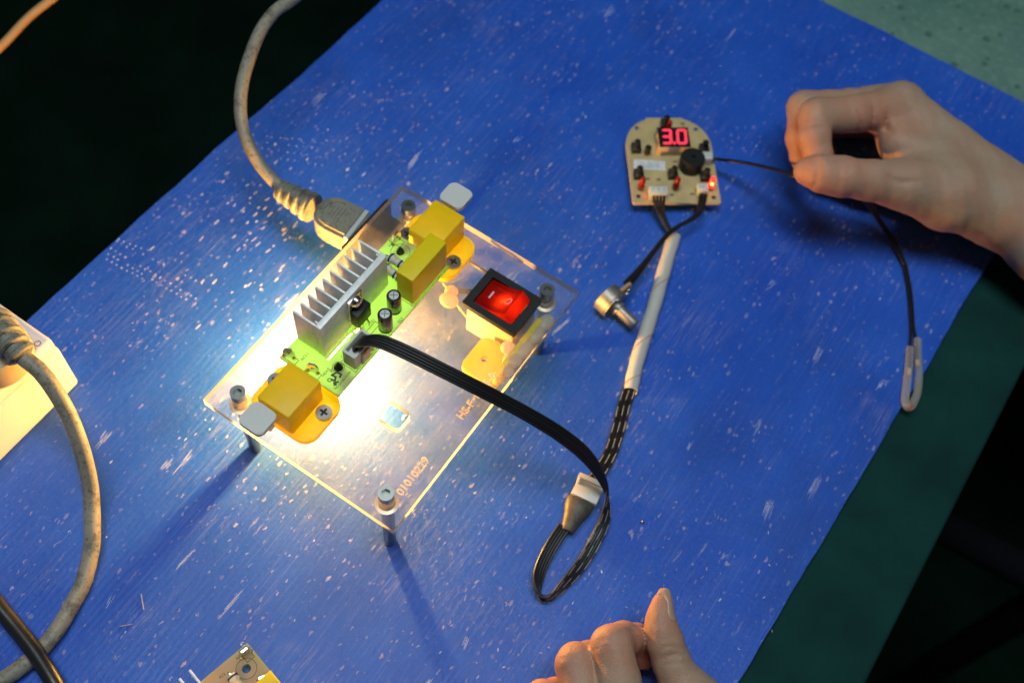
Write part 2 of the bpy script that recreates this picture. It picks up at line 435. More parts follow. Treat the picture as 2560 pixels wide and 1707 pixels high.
def lathe(bm, prof, n=24, c=(0, 0, 0), axis=None):
    # prof: list of (r, h) from bottom to top, turned about axis (default z) through c
    rot = Vector((0, 0, 1)).rotation_difference(Vector(axis)).to_matrix() if axis is not None else Matrix.Identity(3)
    c = Vector(c); rings = []
    for r, h in prof:
        if r < 1e-6: rings.append([bm.verts.new(c + rot @ Vector((0, 0, h)))])
        else: rings.append([bm.verts.new(c + rot @ Vector((r * math.cos(2 * math.pi * k / n), r * math.sin(2 * math.pi * k / n), h))) for k in range(n)])
    for a, b in zip(rings, rings[1:]):
        for k in range(n):
            q = [a[k % len(a)], a[(k + 1) % len(a)], b[(k + 1) % len(b)], b[k % len(b)]]
            q = list(dict.fromkeys(q))
            if len(q) > 2: bm.faces.new(q)
    if len(rings[0]) > 1: bm.faces.new(rings[0])
    if len(rings[-1]) > 1: bm.faces.new(rings[-1])
    return bm
def text_bm(s, size, loc, rz, extrude=0.03, bevel=0.0, align='LEFT', space=1.0):
    cu = bpy.data.curves.new('lettering', 'FONT'); cu.body = s; cu.size = size
    cu.extrude = extrude; cu.bevel_depth = bevel; cu.align_x = align; cu.space_character = space; cu.resolution_u = 4
    o = bpy.data.objects.new('lettering', cu); C.objects.link(o)
    bpy.context.view_layer.update()
    dg = bpy.context.evaluated_depsgraph_get()
    me = bpy.data.meshes.new_from_object(o.evaluated_get(dg))
    bm = B(); bm.from_mesh(me)
    bpy.data.objects.remove(o); bpy.data.curves.remove(cu); bpy.data.meshes.remove(me)
    m = Matrix.Translation(Vector(loc)) @ Matrix.Rotation(rz, 4, 'Z')
    for v in bm.verts: v.co = m @ v.co
    return bm

# ------------------------------------------------------------------ setting
bm = B()
for p in ((-3000, -3000), (3000, -3000), (3000, 3000), (-3000, 3000)): bm.verts.new((p[0], p[1], -740))
bm.faces.new(bm.verts); tag(obj('floor', bm, 'floor'), kind='structure')

bt = thing('workbench', (35, -60, -40), 'dark green workbench top showing as a strip beside the blue sheet', 'workbench')
obj('bench_top', bb(-168, 246, -620, 362, -36, -4.2, 2.5, seg=3), 'bench', bt)
for x, y in ((-140, -580), (215, -580), (-140, 330), (215, 330)):
    obj('leg', bb(x - 20, x + 20, y - 20, y + 20, -740, -36.2), 'darksteel', bt)
t2 = thing('side_table', (350, 700, -20), 'pale green speckled table top beyond the far edge of the sheet', 'table')
obj('table_top', bb(-20, 1200, 368.5, 1100, -34, -2.5, 1.5), 'green', t2)
for x, y in ((30, 420), (1150, 420), (30, 1050), (1150, 1050)):
    obj('leg', bb(x - 20, x + 20, y - 20, y + 20, -740, -34.2), 'darksteel', t2)

# blue corrugated sheet with a roughly cut outline
def edge_line(a, b, n, jit, bow=0.0):
    a, b = Vector(a), Vector(b); d = (b - a); nn = Vector((-d.y, d.x)).normalized(); out = []
    w = 0.0
    for i in range(n):
        t = i / n; w = 0.8 * w + random.uniform(-jit, jit)
        p = a + d * t + nn * (w + bow * math.sin(math.pi * t)); out.append((p.x, p.y))
    return out
ol = edge_line((-183, -560), (-163, 366), 110, 0.5, -1.0) + edge_line((-163, 366), (203.5, 367), 50, 0.35, 1.0) \
   + edge_line((208.5, 367), (189.5, -560), 130, 0.32, -2.0) + edge_line((189.5, -560), (-183, -560), 10, 0.2)
sheet = obj('plastic_sheet', prism(B(), ol, [], -4.0, 0.0, 0), 'blue')
tag(sheet, 'scratched blue corrugated plastic sheet covering the bench', 'plastic sheet')
# raised burrs: rows of tooth dents and torn dashes in the sheet
sc = B()
def burr(x, y, l, w, a, h=0.12):
    pts = []
    for k in range(6):
        q = 2 * math.pi * k / 6
        px, py = l / 2 * math.cos(q), w / 2 * math.sin(q) * random.uniform(0.7, 1.2)
        pts.append((x + px * math.cos(a) - py * math.sin(a), y + px * math.sin(a) + py * math.cos(a)))
    top = sc.verts.new((x, y, h)); ring = [sc.verts.new((p[0], p[1], 0.01)) for p in pts]
    for k in range(6): sc.faces.new((ring[k], ring[(k + 1) % 6], top))
def dotrow(a, b, n, sz, drop=0.15):
    for i in range(n):
        if random.random() < drop: continue
        t = i / (n - 1)
        burr(a[0] + (b[0] - a[0]) * t + random.uniform(-.2, .2), a[1] + (b[1] - a[1]) * t + random.uniform(-.2, .2), sz * random.uniform(.7, 1.3), sz * random.uniform(.5, .8), random.uniform(1.2, 1.9), 0.05)
for a, b, n in (((-169.7,-13.5,0.0), (-118.7,-7.1,0.0), 17), ((-169.2,-18.3,0.0), (-114.9,-15.6,0.0), 18), ((-167.5,-21.4,-0.0), (-118.4,-18.8,0.0), 17), ((-169.8,-12.1,0.0), (-153.7,-8.3,-0.0), 6), ((-165.8,-24.5,0.0), (-140.9,-22.0,0.0), 9)):
    dotrow(a, b, n, 1.1)
for a, b, n in (((-159.9,80.5,0.0), (-127.0,98.4,0.0), 11), ((-147.9,72.3,-0.0), (-103.9,92.7,0.0), 14), ((-150.2,76.1,0.0), (-111.8,95.2,0.0), 13), ((-154.0,83.0,0.0), (-119.6,105.2,-0.0), 12), ((-150.3,80.9,0.0), (-119.0,98.3,0.0), 10)):
    dotrow(a, b, n, 0.9, 0.3)
for i in range(75):
    x = random.gauss(-118, 16); y = random.gauss(38, 26)
    burr(x, y, random.uniform(1.2, 4.5), random.uniform(.5, 1.0), 1.53 + random.gauss(0, .06), 0.12)
for i in range(110):
    x = random.uniform(-150, 195); y = random.uniform(-160, 330)
    if -52 < x < 52 and -70 < y < 72: continue
    burr(x, y, random.uniform(.5, 2.2), random.uniform(.3, .8), random.gauss(1.55, .4), 0.12)
for i in range(34):      # scrapes: bundles of fine parallel scores
    x = random.uniform(-150, 195); y = random.uniform(-165, 330); a = random.gauss(1.55, .12); L = random.uniform(4, 15)
    if -50 < x < 50 and -70 < y < 72: continue
    for k in range(random.randint(3, 7)):
        o_ = (k - 2.5) * random.uniform(.45, .6); q = random.uniform(-3, 3)
        burr(x + o_ + q * math.cos(a), y + q * math.sin(a), L * random.uniform(.5, 1.1), random.uniform(.12, .3), a + random.gauss(0, .015), 0.05)
for i in range(45):      # pits with a raised rim
    x = random.uniform(-150, 195); y = random.uniform(-165, 330); r_ = random.uniform(.45, .95)
    if -50 < x < 50 and -70 < y < 72: continue
    n_ = 9; m_ = random.randint(3, 5); a0 = random.uniform(0, 6)
    for k in range(m_): burr(x + r_ * math.cos(a0 + k * 6.28 / n_), y + r_ * math.sin(a0 + k * 6.28 / n_), .5, .28, a0 + k * 6.28 / n_ + 1.57, 0.1)
tag(obj('scuff_marks', sc, 'scuff', sheet, angle=None), kind='stuff')

# ------------------------------------------------------------------ clear test fixture
ZP = 53.2; ZB = 49.2
fx = thing('test_fixture', (0, 0, 0), 'clear acrylic test plate on four steel legs with engraved numbers', 'test fixture')
ins = 38.9; insy = 60.0
holes = [rrect(13.9, 25.0, -33.6, -23.8, 2.4), rrect(12.6, 38.2, 34.2, 53.0, 0.5, 1)] + [circle(sx * ins, sy * insy, 2.15, 16) for sx in (-1, 1) for sy in (-1, 1)]
plate = obj('plate', prism(B(), rrect(-50, 50, -70, 70, 0.6, 2), holes, ZB, ZP), ['acrylic', 'acryl_edge'], fx, angle=20)
obj('engraved_number', text_bm('01010229', 4.9, (44.1, -56.3, ZP + 0.2), math.pi / 2, 0.12, 0.12, space=1.0), 'engrave', plate)
obj('engraved_code', text_bm('HS-F  0105-0', 4.9, (44.3, -14.0, ZP + 0.2), math.pi / 2, 0.12, 0.12, space=1.0), 'engrave', plate)
# legs with socket head screws
hexr = [(2.0 * math.cos(math.radians(60 * i + 12)), 2.0 * math.sin(math.radians(60 * i + 12))) for i in range(6)]
m_head = m_leg = m_nut = None
for sx, sy in ((-1, -1), (1, -1), (1, 1), (-1, 1)):
    p = (sx * ins, sy * insy, 0)
    if m_head is None:
        bmh = prism(B(), circle(0, 0, 3.35, 28), [hexr], 0.0, 3.9, 0); prism(bmh, circle(0, 0, 3.0, 16), [], 0.6, 1.2, 0)
        bml = lathe(B(), [(2.7, 0), (2.9, 0.3), (2.9, 40), (2.9, 45.0)], 20)
        bmn = lathe(B(), [(4.9, 0.0), (5.1, 0.4), (5.1, 0.8), (3.6, 1.1), (3.6, 3.6), (3.2, 4.0)], 26)
        l = obj('leg', bml, 'steel', fx, loc=p); m_leg = l.data
        h = obj('screw_head', bmh, 'darksteel', l, loc=(p[0], p[1], ZP + 0.02)); m_head = h.data
        n_ = obj('washer', bmn, 'brass', l, loc=(p[0], p[1], ZB - 4.05)); m_nut = n_.data
    else:
        l = obj('leg', None, None, fx, loc=p, mesh=m_leg)
        h = obj('screw_head', None, None, l, loc=(p[0], p[1], ZP + 0.02), mesh=m_head)
        n_ = obj('washer', None, None, l, loc=(p[0], p[1], ZB - 4.05), mesh=m_nut)

# yellow clamps with white push tabs
def cross(r, w):
    return [(w, r), (-w, r), (-w, w), (-r, w), (-r, -w), (-w, -w), (-w, -r), (w, -r), (w, -w), (r, -w), (r, w), (w, w)]
for sg in (-1, 1):
    cy_ = sg * 51.4
    bmf = prism(B(), rrect(-33.2, 0.4, min(sg * 36.6, sg * 62.2), max(sg * 36.6, sg * 62.2), 6.5, 7), [], ZP + 0.1, ZP + 3.0, 0)
    fl = obj('clamp_flange', bmf, 'yellow', fx)
    b = bb(-24.6, -8.1, min(sg * 41.0, sg * 61.6), max(sg * 41.0, sg * 61.6), ZP + 3.02, 72.2, 0.7, seg=3)
    obj('clamp_block', b, 'yellow', fl)
    for x in (-3.6, -29.3):
        bs = prism(B(), circle(0, 0, 3.5, 24), [cross(1.9, 0.5)], 0.9, 1.9, 0)
        lathe(bs, [(3.3, 0), (3.5, 0.5), (3.5, 0.9)], 24)
        cs_ = obj('clamp_screw', bs, 'darksteel', fl, loc=(x, sg * 46.6, ZP + 3.05))
        obj('recess_shade', prism(B(), cross(1.85, 0.48), [], 0.92, 0.98, 0), 'black', cs_, loc=(x, sg * 46.6, ZP + 3.05))  # black floor stands in for the shade deep in the screw cross
    b = prism(B(), rrect(-24.2, -12.0, min(sg * 62.8, sg * 74.6), max(sg * 62.8, sg * 74.6), 2.6, 5), [], 70.0, 72.6, 0)
    bmesh.ops.bevel(b, geom=[e for e in b.edges if abs(e.verts[0].co.z - e.verts[1].co.z) < 1e-4], offset=0.4, segments=2, affect='EDGES')
    tb = obj('push_tab', b, 'white', fl)
    b = box(B(), (-18.2, sg * 64.6, 63.4), (4.4, 3.0, 13.6), 0, 0.5)
    obj('tab_stem', b, 'white', tb)

# nylon pins that carry the circuit board
for x, y in ((-8.4, -29.7), (-22.2, 31.8)):
    obj('support_pin', lathe(B(), [(2.6, ZP + 0.05), (2.6, 65.3), (1.45, 65.4), (1.75, 67.2), (1.7, 67.8), (0.5, 70.6), (0.0, 70.9)], 18, (x, y, 0)), 'black', fx)

# rocker switch in the plate
fr = prism(B(), rrect(11.2, 39.6, 32.2, 55.0, 0.8, 3), [rrect(15.0, 36.0, 35.6, 51.6, 0.5, 2)], ZP + 0.05, 56.2, 0)
sw = obj('switch_frame', fr, 'black', fx, angle=25)
obj('switch_body', prism(B(), rrect(12.8, 38.0, 34.4, 52.8, 0.5, 2), [rrect(14.4, 36.6, 35.9, 51.3, 0.4, 2)], 31, 53.0, 0), 'swbody', sw)
obj('switch_body_floor', bb(14.5, 36.5, 36.0, 51.2, 31, 40), 'black', sw)
# rocker: an open red shell, low on the "I" side and high on the "O" side
rk = B()
prof = [(15.3, 54.6), (17.5, 55.0), (23.0, 55.9), (28.0, 58.0), (31.4, 60.6), (35.6, 56.0)]
ya, yb = 35.9, 51.3
top = []
for x, zz in prof: top.append((rk.verts.new((x, ya + 0.2, zz)), rk.verts.new((x, yb - 0.2, zz))))
for a, b in zip(top, top[1:]): rk.faces.new((a[0], b[0], b[1], a[1]))
for s_ in (0, 1):
    bot = [rk.verts.new((x, ya if s_ == 0 else yb, 51.0)) for x, _ in prof]
    for i in range(len(prof) - 1):
        rk.faces.new((top[i][s_], top[i + 1][s_], bot[i + 1], bot[i]))
roc = obj('rocker', rk, 'rocker', sw, angle=20)
# fine grooves across the rocker
gr = B()
for i in range(11):
    y = ya + 1.6 + i * 1.22
    tube(gr, [(17.5, y, 55.05), (23.0, y, 55.95), (28.0, y, 58.05)], 0.16, 5)
obj('rocker_grooves', gr, 'rocker', roc)
obj('on_mark', box(B(), (19.6, 43.6, 55.5), (0.8, 4.0, 0.2), 0, rot=Euler((0, -0.16, 0))), 'mark', roc)
mk = B(); tube(mk, [(28.6 + 1.35 * math.cos(a * math.pi / 10), 43.6 + 1.7 * math.sin(a * math.pi / 10), 58.55 + 1.35 * 0.78 * math.cos(a * math.pi / 10)) for a in range(21)], 0.22, 6, False)
obj('off_mark', mk, 'mark', roc)
obj('neon_lamp', lathe(B(), [(0, -1.2), (0.8, -1.0), (0.8, 1.0), (0, 1.2)], 8, (27.2, 43.0, 55.4), (0, 1, 0)), 'neon', sw)

# power inlet hung under the plate edge
il = obj('power_inlet', bb(-50.5, -37.5, 34.5, 55.5, 26, ZB - 0.2, 0.8), 'inlet', fx)
obj('inlet_flange', bb(-53.6, -50.6, 27.0, 62.0, 24.5, ZB - 0.3, 0.6), 'inlet', il)

# spare yellow bracket and hot glue under the switch
bk = obj('bracket', prism(B(), rrect(24.0, 50.0 - 6.5, 12.5, 33.0, 4.0), [circle(31.0, 22.5, 1.6, 12)], 36.0, 39.0, 0), 'yellow', fx)
obj('bracket_rib', bb(41.0, 44.0, 14.0, 50.0, 39.1, ZB - 0.4, 0.8), 'yellow', bk)
def blob(pts):
    b = B()
    for (x, y, zz, rx, ry, rz_) in pts:
        r = bmesh.ops.create_icosphere(b, subdivisions=3, radius=1.0, matrix=Matrix.Translation((x, y, zz)) @ Matrix.Diagonal((rx, ry, rz_, 1)))
    return b
obj('hot_glue', blob([(45.2, 50.5, 46.6, 3.6, 5.0, 2.4), (45.4, 43.0, 46.6, 3.0, 5.6, 2.4), (44.4, 33.0, 46.4, 3.8, 6.0, 2.6), (43.6, 26.0, 46.6, 4.2, 5.2, 2.4), (38.8, 29.8, 46.6, 3.6, 3.4, 2.4), (45.0, 20.0, 46.8, 3.0, 3.2, 2.2)]), 'glue', fx)
obj('hot_glue', blob([(3.0, 34.5, 46.8, 4.6, 4.0, 2.3), (1.0, 39.0, 46.8, 3.2, 3.0, 2.2)]), 'glue', fx)
obj('jumper_wire', tube(B(), catmull([(-5.0,40.8,46.0), (-0.4,39.6,44.0), (4.9,37.3,43.0), (8.5,35.9,42.0), (14.3,34.3,41.0)], 6), 0.5, 6), 'yellowthin', fx)
obj('jumper_wire', tube(B(), catmull([(-4.2,57.0,47.0), (0.4,57.5,46.0), (6.2,57.3,46.0), (11.2,58.0,45.0)], 6), 1.0, 6), 'wire', fx)
obj('jumper_wire', tube(B(), catmull([(1.9,42.0,44.0), (5.0,43.2,45.0), (8.0,44.9,46.0)], 6), 1.2, 6), 'wire', fx)

# the lamp that burns under the plate
lb = thing('light_bulb', (-37, -15, 0), 'glowing warm bulb on the sheet under the clear plate', 'bulb')
obj('bulb_base', lathe(B(), [(6.5, 0.05), (6.5, 5), (4.0, 7), (4.0, 13)], 24, (-37, -15, 0)), 'ceramic', lb)
obj('bulb_glass', lathe(B(), [(1.6, 13.1), (3.2, 15.5), (3.6, 19), (3.2, 22.5), (1.6, 24.8), (0, 25.4)], 14, (-37, -15, 0)), 'bulb', lb)

# ------------------------------------------------------------------ power circuit board (and its spare twin)
ZC = 67.0
def build_power_board():
    pb = thing('power_board', (-15.8, -0.5, ZC - 1.6), 'lit green circuit board with a finned heatsink, clamped on the clear plate', 'circuit board', 'power circuit boards')
    slot = rrect(-15.3, -13.6, -29.5, -13.5, 0.7, 3)
    hs = [slot, circle(-22.2, 31.8, 1.9, 18), circle(-8.4, -29.7, 2.1, 18), rrect(-14.6, -10.6, -12.6, -10.2, 0.5, 2)]
    bd = obj('board', prism(B(), [(-31.2, -40.2), (-0.2, -40.2), (-0.4, 38.4), (-30.4, 38.6)], hs, ZC - 1.6, ZC), ['board', 'board_edge'], pb, angle=20)
    zs = ZC + 0.03
    # printed outlines
    pr = B()
    def pbox(x0, x1, y0, y1, w=0.22):
        for a in ((x0, x1, y0, y0 + w), (x0, x1, y1 - w, y1), (x0, x0 + w, y0 + w, y1 - w), (x1 - w, x1, y0 + w, y1 - w)): bb(a[0], a[1], a[2], a[3], zs, zs + 0.04, bm=pr)
    pbox(-30.2, -23.6, -39.6, -36.6); pbox(-18.8, -11.6, -39.6, -36.6); pbox(-30.0, -23.8, 33.6, 37.4); pbox(-10.6, -0.7, 12.4, 38.2)
    pbox(-9.2, -1.0, -27.4, -12.6); pbox(-9.6, -7.0, -9.5, -3.0)
    for cx, cy_, r in ((-22.2, 31.8, 4.4), (-8.4, -29.7, 2.6)):
        prism(pr, circle(cx, cy_, r, 40), [circle(cx, cy_, r - 0.2, 40)], zs, zs + 0.04, 0)
    obj('printed_outlines', pr, 'silk', bd)
    H90 = math.pi / 2
    obj('printed_lettering', text_bm('hs-pcba.com', 2.05, (-2.6, -38.6, zs), H90, 0.02), 'silk', bd)
    for s_, sz, x, y, rz in (('ACL1', 1.9, -22.3, -36.2, H90), ('HEAT', 1.9, -10.5, -37.0, H90), ('TR1', 1.8, -9.9, -5.4, H90), ('EC1', 1.8, -0.6, -7.2, H90), ('EC3', 1.8, -0.6, 2.2, H90), ('CN1', 1.8, -9.6, -25.5, H90), ('AC1', 1.8, -27.5, 31.0, H90), ('R22', 1.7, -26.0, 21.5, H90), ('\u00ae', 2.1, -9.0, -33.4, H90)):
        obj('printed_lettering', text_bm(s_, sz, (x, y, zs), rz, 0.02), 'silk', bd)
    # HS emblem: two interlocked angular strokes, a bent arm ending in a ring, and a foot
    lg = B()
    def stroke(pts, w=0.85):
        for a, b in zip(pts, pts[1:]):
            a, b = Vector(a), Vector(b); d = b - a
            box(lg, ((a.x + b.x) / 2, (a.y + b.y) / 2, zs + 0.03), (d.length + w * 0.8, w, 0.05), math.atan2(d.y, d.x))
    stroke([(-7.4, -31.9), (-8.3, -34.2), (-6.4, -34.0), (-5.6, -35.6), (-7.0, -35.9)])
    stroke([(-7.4, -31.9), (-5.4, -31.7), (-5.0, -33.0)])
    stroke([(-5.3, -36.6), (-4.2, -35.2)]); stroke([(-4.6, -37.2), (-4.2, -36.6)])
    prism(lg, circle(-7.6, -36.6, 0.95, 18), [circle(-7.6, -36.6, 0.55, 18)], zs, zs + 0.05, 0)
    obj('printed_emblem', lg, 'silk', bd)
    # heatsink: back plate and ten fins
    hk = obj('heatsink', bb(-18.8, -16.0, -29.2, 15.0, ZC + 0.25, 90.0, 0.25), 'alu', pb)
    for i in range(10):
        y = -28.7 + i * 4.78
        f = bb(-30.4, -18.85, y - 0.5, y + 0.5, ZC + 0.6, 90.0 - 0.05 * random.random(), 0.2)
        obj('fin', f, 'alu', hk)
    for y in (-27.2, 13.2):
        obj('fin_rib', bb(-20.3, -18.85, y - 0.4, y + 0.4, ZC + 0.6, 89.8, 0.15), 'alu', hk)
    # triac on the heatsink
    tc = obj('triac', bb(-14.7, -10.6, -12.6, -3.6, 72.6, 82.0, 0.5), 'black', pb)
    obj('metal_tab', bb(-15.95, -14.75, -12.4, -3.8, 73.0, 88.6, 0.15), 'tin', tc)
    obj('tab_screw', lathe(B(), [(2.9, 0), (2.9, 0.5), (2.3, 1.7), (1.0, 2.3), (0, 2.4)], 20, (-14.7, -8.1, 85.2), (1, 0, 0.1)), 'tin', tc)
    for dy in (-2.54, 0, 2.54):
        obj('lead', tube(B(), catmull([(-13, -8.1 + dy, 72.7), (-12.4, -8.1 + dy, 71.0), (-11.6 + abs(dy) * .4, -8.6 + dy, 69.2), (-11.4 + abs(dy) * .4, -8.8 + dy, 66.0)], 4), 0.42, 6), 'tin', tc)
    # electrolytic capacitors
    for cx, cy_ in ((-3.9,-3.0,78.6)[:2], (-6.4,6.5,78.6)[:2]):
        ec = obj('electrolytic_capacitor', lathe(B(), [(3.0, 0.1), (3.15, 0.4), (3.15, 1.2), (2.95, 1.5), (3.15, 1.9), (3.15, 11.3), (2.95, 11.75), (2.5, 11.8)], 28, (cx, cy_, ZC)), 'capsleeve', pb)
        ct = lathe(B(), [(2.1, 11.65), (2.1, 11.86), (0, 11.92)], 28, (cx, cy_, ZC))
        obj('vent_top', ct, 'captop', ec)
        vg = B()
        for a in (0.6, 0.6 + math.pi / 2): box(vg, (cx, cy_, ZC + 11.93), (3.6, 0.28, 0.1), a)
        obj('vent_cross', vg, 'tin', ec)
    # yellow film capacitor
    obj('film_capacitor', bb(-10.0, -1.2, 13.0, 37.6, ZC + 0.2, 86.2, 0.55, seg=3), 'capyellow', pb)
    # banded resistors
    for cx, cy_, bands in ((-18.0, 25.3, ('bandk', 'bandy', 'bandk', 'bandr')), (-16.6, 19.8, ('bandr', 'bandy', 'bandk', 'bandk'))):
        rz = ZC + 2.6; L = 5.6
        rs = obj('resistor', lathe(B(), [(1.2, -L), (2.1, -L + .35), (2.35, -L + 1.2), (2.3, -L + 2.4), (1.95, -L + 3.2), (1.95, L - 3.2), (2.3, L - 2.4), (2.35, L - 1.2), (2.1, L - .35), (1.2, L)], 20, (cx, cy_, rz), (1, -0.06, 0)), 'resist', pb)
        for k, (bnd, off) in enumerate(zip(bands, (-4.3, -1.7, 1.0, 3.0))):
            r_ = 2.4 if k == 0 else 2.02 if k < 3 else 2.25
            obj('band', lathe(B(), [(r_, -0.45), (r_ + .03, -0.3), (r_ + .03, 0.3), (r_, 0.45)], 20, (cx + off, cy_ - 0.06 * off, rz), (1, -0.06, 0)), bnd, rs)
        for s_ in (-1, 1):
            obj('lead', tube(B(), catmull([(cx + s_ * L, cy_ - .06 * s_ * L, rz), (cx + s_ * (L + 1.4), cy_, rz), (cx + s_ * (L + 1.9), cy_, rz - 1), (cx + s_ * (L + 1.9), cy_, ZC - 2.5)], 4), 0.4, 6), 'tin', rs)
    # white socket with the plugged connector
    hd = obj('wire_socket', prism(B(), rrect(-8.4, -1.6, -26.6, -13.4, 0.7, 2), [rrect(-7.4, -2.7, -25.4, -14.6, 0.4, 2)], ZC + 0.05, 77.0, 0), 'white', pb, angle=25)
    obj('socket_rib', bb(-1.55, -0.7, -22.6, -17.4, ZC + 0.1, 74.6, 0.2), 'white', hd)
    obj('plug_insert', bb(-7.0, -3.1, -25.0, -15.0, ZC + 0.4, 74.2, 0.3), 'white', hd)
    # blade terminals
    for x, y, a in ((-28.0, -37.6, 0.35), (-15.6, -37.4, 0.35), (-27.0, 35.4, 1.5), (-13.4, 34.0, 1.2)):
        b = B(); prism(b, [(-2.6, 0), (2.6, 0), (2.6, 4.0), (1.4, 6.4), (-1.4, 6.4), (-2.6, 4.0)], [circle(0, 3.6, 0.7, 10)], -0.4, 0.4, 0)
        m = Matrix.Translation((x, y, ZC + 0.05)) @ Matrix.Rotation(a, 4, 'Z') @ Matrix.Rotation(math.pi / 2, 4, 'X')
        for v in b.verts: v.co = m @ v.co
        tm = obj('blade_terminal', b, 'tin', pb)
        for q in (-2.2, 2.2):
            obj('solder_joint', lathe(B(), [(1.1, 0), (0.8, 0.7), (0.3, 1.3), (0, 1.4)], 10, (x + q * math.cos(a), y + q * math.sin(a) - 0.2, ZC + 0.03)), 'tin', tm)
    pins = B()
    for i in range(5): tube(pins, [(-5.0, -24.2 + i * 2.1, ZC - 1.6), (-5.0, -24.2 + i * 2.1, ZC - 4.2)], 0.35, 6)
    obj('pin_row', pins, 'tin', pb)
    return pb
pb = build_power_board()
sp = copy_tree(pb)
th = math.radians(-12.3)
sp.rotation_euler = (0, 0, th)
off = Matrix.Rotation(th, 3, 'Z') @ (Vector((-30.4, 38.6, 0)) - Vector((-15.8, -0.5, 0)))
sp.location = (Vector((19.2, -132.1, 6.4)) - off) * S
sp['label'] = 'unlit brownish circuit board with a round hole, at the bottom edge'

# ------------------------------------------------------------------ cables
cord = thing('mains_cable', (-103.1,41.5,40.0), 'grey power cord with moulded plug pushed into the clear fixture', 'power cord')
pc = [(-157.6,142.9,66.0), (-157.3,121.2,68.0), (-158.7,109.5,68.0), (-157.2,96.6,66.0), (-152.9,83.2,63.0), (-147.5,70.9,60.0), (-141.8,61.3,56.0), (-135.0,53.8,52.0), (-126.3,47.8,48.0), (-118.7,44.9,44.0), (-110.0,42.9,41.0), (-102.6,42.3,39.0), (-97.9,42.9,38.0)]
obj('cable', tube(B(), catmull(pc, 8), 3.15, 14), 'cord', cord)
# plug: strain relief with slots, domed body and pale front shroud
A0 = Vector((-103.2,41.2,38.0)); A1 = Vector((-83.1,42.1,38.0))
ax = (A1 - A0).normalized()
relief = B()
Lr = (A1 - A0).length
tube(relief, [A0 - ax * 1.0, A0, A0 + ax * Lr * 0.5, A1], [3.8, 4.8, 5.9, 7.4], 18)
rl = obj('strain_relief', relief, 'plug', cord)
for i in range(4):
    c0 = A0 + ax * (1.2 + i * Lr * 0.245); r0 = 5.2 + i * 0.72
    obj('relief_rib', tube(B(), [c0, c0 + ax * 0.7, c0 + ax * 2.0, c0 + ax * 2.7], [r0 - .3, r0 + .35, r0 + .35, r0 - .3], 18), 'plug', rl)
ang = math.atan2(0.9, 10)
body = prism(B(), [(-1, -9.8), (-1, 9.8), (-12, 9.8), (-16.5, 8.9), (-19.5, 7.0), (-21.2, 4.2), (-21.8, 0), (-21.2, -4.2), (-19.5, -7.0), (-16.5, -8.9), (-12, -9.8)], [], 31.0, 45.0, 0)
bmesh.ops.bevel(body, geom=[e for e in body.edges if abs(e.verts[0].co.z - e.verts[1].co.z) < 1e-4 and min(e.verts[0].co.x, e.verts[1].co.x) < -1.01], offset=1.6, segments=3, affect='EDGES')
mt = Matrix.Translation((-58.0, 44.0, 0)) @ Matrix.Rotation(ang, 4, 'Z')
for v in body.verts: v.co = mt @ v.co
pbd = obj('plug_body', body, 'plug', cord)
b = bb(-0.95, 1.4, -9.4, 9.4, 31.5, 44.5, 0.3)
for v in b.verts: v.co = mt @ v.co
obj('plug_shroud', b, 'shroud', pbd)
for i in range(5):
    b = bb(-9.0 - i * 1.8, -8.2 - i * 1.8, -4.6 + i * .3, 4.6 - i * .3, 45.02, 45.5, 0.15)
    for v in b.verts: v.co = mt @ v.co
    obj('grip_rib', b, 'plug', pbd)
b = tube(B(), [(-10.5 - 7.2 * math.sin(a), -7.0 * math.cos(a), 45.1) for a in [k * math.pi / 12 for k in range(13)]], 0.55, 6)
for v in b.verts: v.co = mt @ v.co
obj('grip_ring', b, 'plug', pbd)
b = bb(0.5, 6.5, -8.0, 8.0, 33, 43, 0.3)
for v in b.verts: v.co = mt @ v.co
obj('plug_nose', b, 'plug', pbd)

# white power strip
ps = thing('power_strip', (-150, -150, 0), 'white power strip lying at the left edge of the sheet', 'power strip')
XS0, XS1, YS1 = -176.0, -127.2, -82.4
obj('housing', bb(XS0, XS1, -330, YS1, 0.05, 34.0, 2.0, seg=4), 'strip', ps, angle=60)
obj('lid', bb(XS0 + .4, XS1 - .4, -329, YS1 - .4, 32.6, 42.0, 2.6, seg=4), 'strip', ps, angle=60)
obj('printed_lettering', text_bm('HO', 4.2, (-130.0,-93.0,42.2), math.radians(90), 0.03), 'print', ps)
arc = B(); 
ac = Vector((-129.6,-102.2,42.1))
tube(arc, [(ac.x + 5 * math.cos(a), ac.y + 5 * math.sin(a), 42.12) for a in [math.radians(-150 + 9 * k) for k in range(16)]], 0.5, 6)
obj('printed_arc', arc, 'print', ps)
# plug on the strip with its grey cord
c2 = thing('mains_cable', (-142.3,-97.9,42.0), 'grey dirty cord with beige plug stuck in the white power strip', 'power cord')
pcn = Vector((-133.2,-103.2,50.0))
obj('plug_body', lathe(B(), [(15.0, 42.3), (15.4, 43.5), (15.4, 52), (14.0, 55.5), (9, 57), (0, 57.3)], 36, (pcn.x - 6, pcn.y, 0)), 'plugbeige', c2)
p2 = [(-141.1,-96.4,60.0), (-132.0,-98.2,64.0), (-124.5,-99.9,64.0), (-118.8,-100.7,62.0), (-110.4,-100.7,59.0), (-102.3,-102.6,53.0), (-94.6,-105.8,44.0), (-87.3,-110.7,34.0), (-81.4,-116.1,24.0), (-75.8,-122.5,15.0), (-65.1,-135.0,9.0), (-61.2,-141.3,6.0), (-55.8,-151.9,4.0), (-52.8,-161.9,3.7), (-50.4,-172.1,3.6), (-49.7,-181.1,3.6), (-50.4,-187.9,3.6), (-51.8,-194.6,3.6), (-53.9,-201.1,3.6), (-56.2,-207.8,3.6)]
